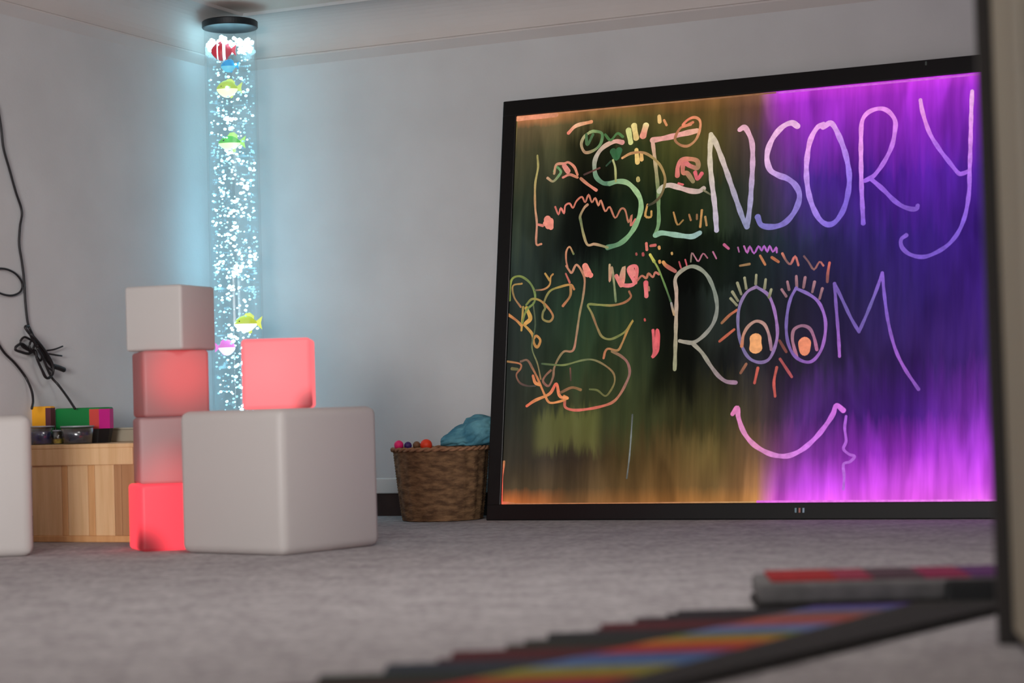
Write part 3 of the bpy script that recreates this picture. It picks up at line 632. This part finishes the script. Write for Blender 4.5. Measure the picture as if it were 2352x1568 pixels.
# plastic fish inside the water
def fish(px, py, size, cols, label, dy=-0.05, flip=1, tilt=0.0, parent=None, fat=0.62, glow=0.35, bands=()):
    P = on_plane(px, py, TP + Vector((0, dy, 0)), Vector((0, 1, 0)))
    M = Matrix.Translation(P) @ Matrix.Rotation(tilt, 4, 'Y') @ Matrix.Diagonal((flip, 1, 1, 1))
    body_c, belly_c, fin_c = cols
    t = thing('toy_fish', label, 'toy fish', Matrix.Translation(P) @ Matrix.Rotation(tilt, 4, 'Y'), 'plastic fish in the bubble tube')
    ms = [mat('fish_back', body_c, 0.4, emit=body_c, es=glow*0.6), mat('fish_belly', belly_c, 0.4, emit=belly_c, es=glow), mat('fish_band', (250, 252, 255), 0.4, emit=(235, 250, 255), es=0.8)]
    bm = bmesh.new(); L_ = size
    rings = []; n = 16; K = 14
    for k in range(K+1):
        s = k/K; x = (-0.5 + 0.82*s)*L_
        hgt = fat*0.5*L_*math.sin(PI*min(1, s*0.93+0.03))**0.7
        if s > 0.8: hgt = max(hgt*0.9, 0.07*L_)
        rings.append([bm.verts.new((x, 0.5*hgt*math.sin(2*PI*i/n), hgt*math.cos(2*PI*i/n) - 0.02*L_)) for i in range(n)])
    for a, b_ in zip(rings, rings[1:]):
        for i in range(n):
            f_ = bm.faces.new((a[i], a[(i+1) % n], b_[(i+1) % n], b_[i])); f_.material_index = 0 if (i < 4 or i >= 12) else 1

    bm.faces.new(list(reversed(rings[0]))); bm.faces.new(rings[-1])
    for f_ in bm.faces:
        if bands:
            fx = f_.calc_center_median().x/L_ + 0.5
            f_.material_index = 2 if any(a_ < fx < b2 for a_, b2 in bands) else 0
    bmesh.ops.recalc_face_normals(bm, faces=bm.faces[:])
    o = obj('body', bm, ms, t, Matrix.Diagonal((flip, 1, 1, 1)), smooth=True)
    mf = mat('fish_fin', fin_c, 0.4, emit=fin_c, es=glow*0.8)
    def fin(name, pts, th=0.0025):
        bm = bmesh.new()
        a = [bm.verts.new((x*L_*flip, -th, z*L_)) for x, z in pts]; b_ = [bm.verts.new((x*L_*flip, th, z*L_)) for x, z in pts]
        bm.faces.new(a); bm.faces.new(list(reversed(b_)))
        for i in range(len(pts)): j = (i+1) % len(pts); bm.faces.new((a[i], b_[i], b_[j], a[j]))
        bmesh.ops.recalc_face_normals(bm, faces=bm.faces[:]); obj(name, bm, mf, t)
    fin('tail_fin', [(0.27, -0.03), (0.5, -0.24), (0.46, 0.0), (0.52, 0.24), (0.27, 0.05)])
    fin('dorsal_fin', [(-0.18, 0.22), (-0.08, 0.36), (0.08, 0.38), (0.22, 0.26), (0.2, 0.1), (-0.15, 0.15)])
    fin('belly_fin', [(-0.05, -0.2), (0.05, -0.4), (0.14, -0.34), (0.12, -0.18)])
    bm = bmesh.new(); add_ball(bm, (-0.30*L_*flip, -fat*0.145*L_, 0.07*L_), 0.035*L_, 2)
    obj('eye', bm, mat('fish_eye', (20, 30, 25), 0.3), t, smooth=True)
    return t
fish(514, 116, 0.098, ((214,50,70),(226,70,90),(224,60,80)), 'red striped toy fish floating topmost in the bubble tube', fat=0.8, dy=-0.074, bands=((0.22, 0.30), (0.46, 0.56)))
fish(528, 151, 0.070, ((60,170,235),(120,215,245),(50,170,225)), 'blue toy fish just under the red one in the tube', fat=0.72, dy=-0.07)
fish(527, 203, 0.100, ((185,205,80),(250,255,200),(200,220,110)), 'yellow toy fish with olive back, upper part of tube', fat=0.7, glow=0.7)
fish(533, 327, 0.105, ((95,190,80),(225,255,190),(170,230,110)), 'green toy fish with pale belly, halfway up visible tube', fat=0.55, glow=0.7)
fish(570, 742, 0.108, ((200,215,70),(255,255,240),(215,225,90)), 'yellow toy fish low in tube, above the red cube', fat=0.62, glow=0.9, dy=-0.06)
fish(517, 797, 0.080, ((250,130,225),(255,235,255),(245,120,220)), 'pink toy fish lowest in tube, beside the cube stack', fat=0.8, glow=0.8, dy=-0.055, flip=-1)
# small coloured details on the fish
# ------------------------------------------------------------------ light cubes
def cube_mat(name, base, emit=None, es=0.0, spot=None, dark=None, trans=0.35):
    """frosted plastic shell; lit cubes glow from the lamp inside, emission can also paint spill"""
    m = bpy.data.materials.new(name); m.use_nodes = True; nt = m.node_tree; N = nt.nodes; L = nt.links
    b = N['Principled BSDF']; out = N['Material Output']
    b.inputs['Base Color'].default_value = (*lin(base), 1); b.inputs['Roughness'].default_value = 0.45
    tr = N.new('ShaderNodeBsdfTranslucent'); tr.inputs[0].default_value = (*lin(base), 1)
    mx = N.new('ShaderNodeMixShader'); mx.inputs[0].default_value = trans
    L.new(b.outputs[0], mx.inputs[1]); L.new(tr.outputs[0], mx.inputs[2]); L.new(mx.outputs[0], out.inputs['Surface'])
    if emit:
        b2 = N.new('ShaderNodeEmission'); b2.inputs[0].default_value = (*lin(emit), 1)
        tc = N.new('ShaderNodeTexCoord')
        fac = None
        def sphere_falloff(c, r0, r1, lo, hi):
            vm = N.new('ShaderNodeVectorMath'); vm.operation = 'DISTANCE'; vm.inputs[1].default_value = c
            L.new(tc.outputs['Object'], vm.inputs[0])
            mr = N.new('ShaderNodeMapRange'); mr.interpolation_type = 'SMOOTHSTEP'
            mr.inputs['From Min'].default_value = r0; mr.inputs['From Max'].default_value = r1; mr.inputs['To Min'].default_value = lo; mr.inputs['To Max'].default_value = hi
            L.new(vm.outputs['Value'], mr.inputs['Value']); return mr.outputs[0]
        f1 = sphere_falloff(*spot) if spot else None
        f2 = sphere_falloff(*dark) if dark else None
        v_ = None
        for f_ in (f1, f2):
            if f_ is None: continue
            if v_ is None: v_ = f_
            else:
                mm = N.new('ShaderNodeMath'); mm.operation = 'MULTIPLY'; L.new(v_, mm.inputs[0]); L.new(f_, mm.inputs[1]); v_ = mm.outputs[0]
        if v_ is not None:
            mm = N.new('ShaderNodeMath'); mm.operation = 'MULTIPLY'; L.new(v_, mm.inputs[0]); mm.inputs[1].default_value = es; L.new(mm.outputs[0], b2.inputs[1])
        else: b2.inputs[1].default_value = es
        ad = N.new('ShaderNodeAddShader'); L.new(mx.outputs[0], ad.inputs[0]); L.new(b2.outputs[0], ad.inputs[1]); L.new(ad.outputs[0], out.inputs['Surface'])
    return m
def light_cube(x, y, z, s, h, rz, m, label, bevel, group=None):
    bm = bmesh.new(); add_box(bm, -s/2, s/2, -s/2, s/2, 0, h, 0, bevel, 5)
    o = obj('light_cube', bm, m, None, T(x, y, z, rz), smooth=True)
    for p in o.data.polygons: p.use_smooth = True
    o.data.set_sharp_from_angle(angle=math.radians(50))
    return tag(o, label, 'light cube', group)
WHITE = (212, 206, 203)
m_white = cube_mat('frosted_white_plastic', WHITE)
# big cube: near corner towards the camera
pc = on_floor(640, 1277)
S = 0.436
light_cube(pc.x + 0.018 - S*0.707*0.14, pc.y - 0.008 + S*0.707*0.98, 0, S, 0.432, math.radians(53), m_white, 'large unlit white cube on the carpet, carrying the red cube', 0.028)
pl = on_floor(77, 1277)
light_cube(pl.x - 0.2212, pl.y + 0.1329, 0, 0.365, 0.436, math.radians(14), m_white, 'large unlit white cube cut off by the left picture edge', 0.030)
# stack of four small cubes
s = 0.2078
def stack_xy(pxl, pxr, depth):
    a = EYE + ray(pxl, 960)*(depth/ray(pxl, 960).y); b_ = EYE + ray(pxr, 960)*(depth/ray(pxr, 960).y)
    return (a.x+b_.x)/2
lev = s + 0.0008
light_cube(stack_xy(286, 474, 6.33), 6.33, 0*lev, s, s, math.radians(22), cube_mat('red_lit_plastic', (120, 44, 50), (255, 70, 84), 1.12, None, (Vector((-0.11, -0.095, -0.01)), 0.03, 0.115, 0.12, 1.0)), 'bright red glowing small cube at the foot of the stack', 0.012, 'cubes in the stack of four')
light_cube(stack_xy(297, 478, 6.33), 6.33, 1*lev, s, s, math.radians(16), cube_mat('dull_plastic_red_spill', (176, 152, 152), (235, 60, 70), 0.42, (Vector((0, -0.1, -0.03)), 0.05, 0.20, 1.0, 0.12)), 'dull pinkish small cube, third down in the stack of four', 0.012, 'cubes in the stack of four')  # red spill from the lit cube below is painted in as emission
light_cube(stack_xy(302, 485, 6.33), 6.33, 2*lev, s, s, math.radians(20), cube_mat('faint_red_lit_plastic', (176, 130, 130), (235, 50, 55), 0.55, (Vector((0.01, -0.13, 0.135)), 0.03, 0.16, 1.0, 0.10)), 'dim red glowing small cube, second down in the stack', 0.012, 'cubes in the stack of four')
light_cube(stack_xy(297, 497, 6.33), 6.33, 3*lev, s-0.001, s-0.004, math.radians(-22), m_white, 'unlit off-white small cube topmost of the stack of four', 0.010, 'cubes in the stack of four')
# red cube standing on the big one
rd = pc.y + S*0.70 - 0.05
a = EYE + ray(548, 850)*(rd/ray(548, 850).y); b_ = EYE + ray(715, 850)*(rd/ray(715, 850).y)
light_cube((a.x+b_.x)/2, rd+0.105, 0.4325, 0.212, 0.216, math.radians(2), cube_mat('coral_lit_plastic', (150, 80, 84), (255, 118, 124), 0.93, None, (Vector((0.115, -0.105, -0.005)), 0.02, 0.085, 0.15, 1.0)), 'coral red glowing small cube on top of the large cube', 0.012)

# ------------------------------------------------------------------ chest against the left wall
CM = frame(Vector((-1.281, 6.69, 0)), RX, -NB, UP)     # origin: right front foot; x right, y away along the wall
chest = thing('wooden_chest', 'low pine chest with upright planks standing against the left wall', 'chest', CM)
m_pine = noisy('pine_wood', (222, 182, 134), (232, 194, 148), 7, 0.5, 0.1, 30, 3, (7, 7, 0.5))
m_pine2 = noisy('orange_pine_wood', (210, 158, 106), (220, 170, 118), 7, 0.5, 0.1, 30, 3, (7, 7, 0.5))
m_pined = noisy('dark_brown_pine_wood', (176, 130, 92), (186, 142, 102), 7, 0.5, 0.1, 30, 3, (7, 7, 0.5))  # darker brown tone for the right-hand planks and side
CHH = 0.333; CW = 0.425; CD = 0.42
box('rail', (-CW, 0, -0.006, 0.02, CHH-0.072, CHH-0.014), m_pine, chest, bevel=0.003)
box('rail', (-CW, 0, -0.004, 0.02, 0.0, 0.022), m_pine2, chest, bevel=0.003)
x = -CW
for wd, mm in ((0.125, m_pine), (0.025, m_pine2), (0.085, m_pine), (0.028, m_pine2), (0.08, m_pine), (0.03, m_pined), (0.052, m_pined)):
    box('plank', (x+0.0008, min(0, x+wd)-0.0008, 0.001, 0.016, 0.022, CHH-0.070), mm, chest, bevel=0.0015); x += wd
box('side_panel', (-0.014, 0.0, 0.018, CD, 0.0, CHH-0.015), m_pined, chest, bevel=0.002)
box('side_panel', (-CW, -CW+0.014, 0.018, CD, 0.0, CHH-0.015), m_pine, chest, bevel=0.002)
box('back_panel', (-CW+0.014, -0.014, CD-0.016, CD, 0.0, CHH-0.015), m_pine, chest)
box('lid', (-CW-0.004, 0.004, -0.008, CD+0.004, CHH-0.015, CHH), m_pine, chest, bevel=0.003)
def chest_pt(px, py, d):
    """point on the plane d metres behind the chest's face, in chest coordinates"""
    P = on_plane(px, py, CM @ Vector((0, d, 0)), CM.to_3x3() @ Vector((0, 1, 0)))
    q = CM.inverted() @ P; return q.x, q.z
# pale board at the back of the lid
x0, z1 = chest_pt(215, 986, 0.36); x1, _ = chest_pt(302, 986, 0.36)
t = thing('storage_box', 'pale beige cardboard box at the back of the pine chest', 'box', CM @ T(0, 0, CHH))
box('carton', (x0-0.05, 0.0, 0.31, 0.41, 0, max(0.05, z1-CHH)-0.006), noisy('beige_card', (168, 158, 140), (176, 166, 148), 5, 0.8), t, bevel=0.004)
box('carton_lid', (x0-0.053, 0.003, 0.307, 0.413, max(0.05, z1-CHH)-0.006, max(0.05, z1-CHH)), noisy('pale_card', (178, 170, 154), (184, 176, 160), 5, 0.8), t, bevel=0.002)
# green / red / magenta drum on a black base
def bin_(name, label, px0, px1, pyt, pym, pyb, d, pts_mi, mats_, dark_m, cat='toy box'):
    x0, zt = chest_pt(px0, pyt, d); x1, _ = chest_pt(px1, pyt, d); _, zm = chest_pt((px0+px1)/2, pym, d)
    wv = x1-x0
    t = thing(name, label, cat, CM @ T(x0, d, CHH))
    bm = bmesh.new(); add_prism(bm, [(u_*wv, v_) for u_, v_ in pts_mi[0]], zm-CHH, zt-CHH, pts_mi[1], cap=pts_mi[2])
    bmesh.ops.bevel(bm, geom=[e for e in bm.edges if all(v.co.z > zt-CHH-1e-4 for v in e.verts)], offset=0.006, segments=3, profile=0.5, affect='EDGES')
    obj('shell', bm, mats_, t)
    bm = bmesh.new(); add_prism(bm, [(u_*wv*0.985+0.001, v_*0.98+0.001) for u_, v_ in pts_mi[0]], 0.0005, zm-CHH, None, 0.90)
    obj('base', bm, dark_m, t); return t
m_blk = mat('black_plastic', (14, 14, 16), 0.5)
m_grn = mat('green_plastic', (20, 120, 58), 0.45); m_red = mat('red_plastic', (196, 44, 30), 0.45)
m_mag = mat('magenta_plastic', (205, 36, 140), 0.45); m_yel = mat('yellow_plastic', (226, 158, 30), 0.45)
m_blu = mat('blue_plastic', (32, 110, 160), 0.45); m_mar = mat('maroon_plastic', (84, 36, 46), 0.5)
bin_('toy_box', 'multicoloured toy box on pine chest: green front, red and magenta corner, black base', 127, 253, 938, 985, 1013, 0.13,
     ([(0, 0), (0.62, 0), (0.725, 0.022), (0.81, 0.058), (0.79, 0.085), (0.1, 0.085), (0, 0.06)], [0, 1, 2, 2, 0, 0, 0], 0), [m_grn, m_red, m_mag], m_blk)
bin_('toy_box', 'yellow fronted toy box with maroon side on pine chest, behind the left cube', 30, 118, 935, 985, 1014, 0.08,
     ([(0, 0), (0.84, 0), (0.91, 0.015), (0.91, 0.04), (0.0, 0.04)], [0, 1, 1, 1, 0], 0), [m_yel, m_mar], m_blk)
bin_('toy_box', 'blue toy box behind the yellow one, at the left picture edge', -22, 66, 931, 985, 1006, 0.20,
     ([(0, 0), (0.9, 0), (1.0, 0.02), (1.0, 0.08), (0.0, 0.08)], [0, 0, 0, 0, 0], 0), [m_blu], m_blk)
m_tub = thin_clear('clear_tub_plastic', (0.86, 0.88, 0.9), 0.5, 0.2)
def tub(px0, px1, pyt, d, label, cc, fill=0.6):
    x0, zt = chest_pt(px0, pyt, d); x1, _ = chest_pt(px1, pyt, d)
    r = (x1-x0)/2; h = zt-CHH
    t = thing('plastic_tub', label, 'tub', CM @ T((x0+x1)/2, d, CHH), 'clear tubs on the chest')
    bm = bmesh.new(); add_lathe(bm, [(r*0.86, 0.001), (r, h), (r-0.0015, h), (r*0.86-0.0015, 0.003)], 32)
    obj('tub_wall', bm, m_tub, t, smooth=True)
    bm = bmesh.new(); add_lathe(bm, [(r*0.80, 0.004), (r*0.90, h*fill), (r*0.5, h*fill*1.1)], 24)
    obj('contents', bm, noisy('tub_contents_%d' % px0, cc, tuple(min(255, int(v*1.6+20)) for v in cc), 60, 0.6), t)
    bm = bmesh.new(); add_lathe(bm, [(r*0.98, h), (r*1.03, h), (r*1.03, h+0.004), (r*0.98, h+0.004)], 32)
    obj('rim', bm, mat('tub_rim_%d' % px0, (150, 155, 165), 0.4), t)
tub(74, 119, 981, 0.035, 'clear tub holding blue pieces, on the pine chest beside the left cube', (30, 44, 110), 0.7)
tub(123, 143, 990, 0.03, 'smallest clear tub with yellow bits, between two wider tubs', (170, 130, 50), 0.4)
tub(147, 208, 981, 0.045, 'widest clear tub with dark contents, in front of green toy box', (36, 52, 70), 0.7)

# ------------------------------------------------------------------ cables on the left wall
m_cable = mat('black_cable', (26, 22, 24), 0.5)
def wall_pts(s_, off=0.012):
    out = []
    for q in s_.split():
        v_ = [float(t_) for t_ in q.split(',')]; o_ = v_[2] if len(v_) > 2 else off
        out.append(on_plane(v_[0], v_[1], CORNER + RX*o_, RX))
    return out
def cable(name, s_, r, parent=None, off=0.012, seg=8):
    bm = bmesh.new(); add_tube(bm, catmull(wall_pts(s_, off), seg), r)
    return obj(name, bm, m_cable, parent, smooth=True)
c1 = thing('cable', 'long black cable hanging down wall with bundled slack, into green box', 'cable', Matrix.Identity(4))
cable('cord', '-30,190 -8,240 2,290 8,340 22,390 36,440 50,485 46,520 44,560 50,600 55,640 58,690 62,730 66,750', 0.0042, c1)
cable('cord', '66,750 90,800,0.02 115,860,0.03 135,885,0.05 155,912,0.10 172,938,0.17', 0.0045, c1)
cable('wire_loop', '-20,618 10,617 35,628 50,648 48,668 30,678 8,676 -18,665', 0.0038, c1)
sl = cable('coiled_slack', '66,748 58,752,0.02 75,775,0.03 95,800,0.03 112,822,0.03 118,832,0.03 100,818,0.04 84,795,0.04 70,768,0.04 80,776,0.05 104,806,0.05 120,835,0.05 121,858,0.05 108,868,0.05 98,852,0.05 86,826,0.04 80,805,0.03 66,812,0.03 48,808,0.03 36,803,0.03 38,795,0.03 52,790,0.02 70,808,0.02', 0.0048, c1)
cable('coiled_slack', '84,790 70,780,0.02 56,774,0.02 47,784,0.02 52,796,0.02 66,804,0.02 76,800,0.03 80,786,0.03 72,782,0.03 68,798,0.03 80,812,0.03 92,828,0.03 96,818,0.04 90,806,0.04 86,800,0.05 100,824,0.05 108,842,0.05 118,850,0.05 116,866,0.05 104,866,0.05 94,844,0.05 84,820,0.05', 0.0040, c1)
cable('coiled_slack', '90,800 108,820,0.03 118,838,0.03 98,812,0.04 84,792,0.04 100,806,0.04 116,828,0.045', 0.0065, c1)
cable('wire_tail', '100,806 125,802,0.03 144,795,0.03', 0.0030, c1)
cable('wire_tail', '110,812 128,815,0.03 142,817,0.03', 0.0030, c1)
cable('plug', '120,840,0.04 134,844,0.04 147,849,0.04', 0.0095, c1)
c2 = thing('cable', 'short black cable curving down to the yellow toy box', 'cable', Matrix.Identity(4))
cable('cord', '-40,740 -10,780 10,810 35,835 58,865 72,895,0.04 76,920,0.06 73,938,0.09', 0.0044, c2)

# ------------------------------------------------------------------ basket with balls and cloth
bc = on_floor(1000, 1199)
BCX, BCY = bc.x + 0.022, bc.y + 0.160
basket = thing('wicker_basket', 'brown woven basket on the carpet beside the black board frame', 'basket', T(BCX, BCY, 0))
m_wick = noisy('woven_cane', (92, 68, 48), (142, 110, 78), 24, 0.8, 0.4, 70, 4, (1, 1, 2.6))
H = 0.272; R0, R1 = 0.150, 0.181
prof = []; rows = 26
for k in range(rows*2+1):
    zz = 0.004 + (H-0.008)*k/(rows*2); prof.append((R0 + (R1-R0)*(zz/H)**0.8, zz))
bm = bmesh.new()
nseg = 120
add_lathe(bm, prof, nseg, mod=lambda k, i: 0.0035*math.sin(PI*(k/2) + PI/2)*1.0*(1 if ((i//3) + (k//2)) % 2 else -1)*0.8, close=False)
bmesh.ops.recalc_face_normals(bm, faces=bm.faces[:])
obj('woven_side', bm, m_wick, basket, smooth=True)
bm = bmesh.new(); add_lathe(bm, [(0.01, 0.002), (R0, 0.002), (R0, 0.010), (0.01, 0.010)], 40); obj('bottom', bm, m_wick, basket)
bm = bmesh.new()
for ph in (0, PI):
    pts = [Vector(((R1+0.001+0.004*math.cos(a*18+ph))*math.cos(a), (R1+0.001+0.004*math.cos(a*18+ph))*math.sin(a), H-0.004+0.004*math.sin(a*18+ph))) for a in [2*PI*i/180 for i in range(181)]]
    add_tube(bm, pts, 0.0055, 6)
obj('rim', bm, noisy('pale_cane_rim', (140, 100, 72), (160, 120, 90), 30, 0.8), basket, smooth=True)
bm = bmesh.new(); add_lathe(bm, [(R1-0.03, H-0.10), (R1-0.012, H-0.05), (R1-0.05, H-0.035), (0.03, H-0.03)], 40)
obj('lining', bm, noisy('dark_toys_fabric', (60, 50, 44), (90, 76, 60), 20, 0.9), basket)  # dark brown filling inside the basket mouth
def ball(px, py, rpx, d, c, label):
    P = on_plane(px, py, (0, BCY + d, 0), Vector((0, 1, 0))); r = rpx*P.y/F_PX
    bm = bmesh.new(); add_ball(bm, (0, 0, 0), r, 3)
    for v in bm.verts: v.co *= 1 + 0.02*noise.noise(v.co*60)
    tag(obj('ball', bm, mat('ball_%d' % px, c, 0.5), None, Matrix.Translation(P), smooth=True), label, 'ball', 'small balls in the basket')
ball(916, 1022, 11, -0.08, (245, 40, 120), 'hot pink ball at the left of the basket')
ball(937, 1023, 9, -0.075, (66, 40, 110), 'purple ball between the pink and brown ones')
ball(957, 1022, 9, -0.07, (122, 86, 58), 'dull brown ball beside the orange one')
ball(979, 1022, 14, -0.085, (240, 66, 28), 'orange red ball, largest in the basket')
# crumpled teal cloth
bm = bmesh.new()
res = bmesh.ops.create_icosphere(bm, subdivisions=5, radius=1.0)
for v in bm.verts:
    p = v.co.copy()
    f1_ = noise.noise(Vector((p.x*1.6+4, p.y*1.6, p.z*1.6)))
    ridge = abs(noise.noise(Vector((p.x*2.2+9, p.y*2.0+3, p.z*3.4+1))))
    rr_ = 1 + 0.22*f1_ - 0.42*max(0, 0.22-ridge)
    x_ = p.x*0.122*rr_; y_ = p.y*0.10*rr_; z_ = p.z*0.072*rr_
    z_ += 0.026*(x_/0.12)                       # rises to the right
    if x_ < -0.03: z_ *= 0.72
    if z_ < -0.035: z_ = -0.035
    v.co = (x_, y_, z_)
pcl = on_plane(1087, 1003, (0, BCY, 0), Vector((0, 1, 0)))
tag(obj('cloth', bm, noisy('teal_fabric', (62, 116, 136), (104, 160, 172), 14, 0.95, 0.3, 60), None, Matrix.Translation((pcl.x, BCY+0.01, pcl.z+0.004)), smooth=True), 'crumpled teal blue cloth heaped on the basket against the board', 'cloth')

# ------------------------------------------------------------------ striped mat in the foreground
m_mdark = noisy('charcoal_webbing', (40, 38, 37), (50, 47, 46), 60, 0.9, 0.4, 200)
MC = {}
def mcol(c):
    c = tuple(int(v*0.9) for v in c)
    if c not in MC: MC[c] = noisy('wool_%d_%d_%d' % c, tuple(int(v*0.9) for v in c), c, 50, 0.95, 0.4, 220)
    return MC[c]
# left (stepped) edge, colour start, black start, right edge as straight lines over the floor
def Xat(yw, p, q):
    return p.x + (q.x-p.x)*(yw-p.y)/(q.y-p.y)
eL = (on_floor(862, 1566), on_floor(1742, 1388)); eC = (on_floor(1150, 1566), on_floor(1905, 1400))
eB = (on_floor(1500, 1566), on_floor(2115, 1398)); eR = (on_floor(1655, 1566), on_floor(2300, 1408))
Z = lambda py: on_floor(1300 + (1552-py)*4.4, py).y
cuts = [1640, 1604, 1578, 1552, 1526, 1516, 1497, 1484, 1473, 1455, 1447, 1434, 1421, 1412, 1405]
cols_ = [((60,40,40),(80,56,130)), ((78,26,32),(180,54,44)), ((40,50,40),(158,152,58)), ((50,58,70),(84,120,176)), ((84,34,40),(112,74,128)), ((92,32,36),(190,62,42)), ((46,50,40),(196,132,52)), ((42,44,38),(112,126,58)), ((44,46,48),(104,120,170)), ((80,34,38),(150,92,110)), ((96,34,40),(176,84,64)), ((50,38,40),(130,96,100)), ((42,40,44),(90,98,146)), ((38,36,40),(98,76,146))]
mats_m = [m_mdark]; bm = bmesh.new()
def mi_of(m):
    if m not in mats_m: mats_m.append(m)
    return mats_m.index(m)
random.seed(5)
for k in range(len(cuts)-1):
    y0, y1 = Z(cuts[k]), Z(cuts[k+1]); dk, br = cols_[k]
    xm = (y0+y1)/2
    xl = Xat(y0, *eL) + 0.012*math.sin(k*2.3); xc = Xat(xm, *eC); xb = Xat(xm, *eB); xr0 = Xat(y0, *eR); xr1 = Xat(y1, *eR)
    def quadbox(xa0, xb0, xa1, xb1, z1, mi):
        vs_ = [bm.verts.new(p) for p in ((xa0,y0,0.001),(xb0,y0,0.001),(xb1,y1,0.001),(xa1,y1,0.001),(xa0,y0,z1),(xb0,y0,z1),(xb1,y1,z1),(xa1,y1,z1))]
        for q in ((0,3,2,1),(4,5,6,7),(0,1,5,4),(1,2,6,5),(2,3,7,6),(3,0,4,7)): bm.faces.new([vs_[i] for i in q]).material_index = mi
    c0a, c0b = Xat(y0, *eC), Xat(y1, *eC); b0a, b0b = Xat(y0, *eB), Xat(y1, *eB)
    quadbox(xl, c0a, xl, c0b, 0.012, mi_of(mcol(dk)))
    quadbox(c0a, b0a, c0b, b0b, 0.014, mi_of(mcol(br)))
    quadbox(b0a, xr0, b0b, xr1, 0.016, 0)
mat_t = thing('striped_mat', 'rainbow striped floor mat with charcoal borders, blurred in the foreground', 'mat', Matrix.Identity(4))
obj('woven_strip', bm, mats_m, mat_t)
# folded far end
ya = Z(1405) + 0.036
xa = on_floor(1738, 1405).x
FM = frame(Vector((xa, ya + 0.0, 0.0)), Vector((0.9985, -0.055, 0)), Vector((0.055, 0.9985, 0)), UP)
m_fgrey = noisy('grey_felt', (98, 96, 96), (112, 109, 109), 30, 0.95, 0.3, 150)
fold = thing('folded_mat', 'folded grey mat with red and purple top lying past the striped mat', 'mat', FM)
bm = bmesh.new(); add_box(bm, 0.0, 0.56, 0.0, 0.22, 0.001, 0.018, 0, 0.005, 3)
obj('layer', bm, m_mdark, fold, smooth=False)
bm = bmesh.new(); add_box(bm, 0.004, 0.58, -0.004, 0.222, 0.018, 0.058, 0, 0.010, 4)
obj('layer', bm, m_fgrey, fold, smooth=True)
xs = 0.03; tops = []
for wd, c in ((0.13, (176,50,50)), (0.07, (160,60,82)), (0.10, (92,68,76)), (0.09, (152,50,86)), (0.13, (104,58,112))):
    box('coloured_stripe', (xs, xs+wd, 0.006, 0.215, 0.056, 0.064), mcol(c), fold, bevel=0.003); xs += wd
box('buckle', (0.365, 0.50, -0.02, 0.05, 0.001, 0.056), m_blk, fold, bevel=0.008)

# weak glows (ink lines, fish, small bubbles) are found by bounced rays; only the strong sources are sampled directly
for m in bpy.data.materials:
    if m.name.startswith(('fish_', 'dim_bubble', 'fluorescent', 'button_', 'water', 'edge_lit_pane')):
        m.cycles.emission_sampling = 'NONE'
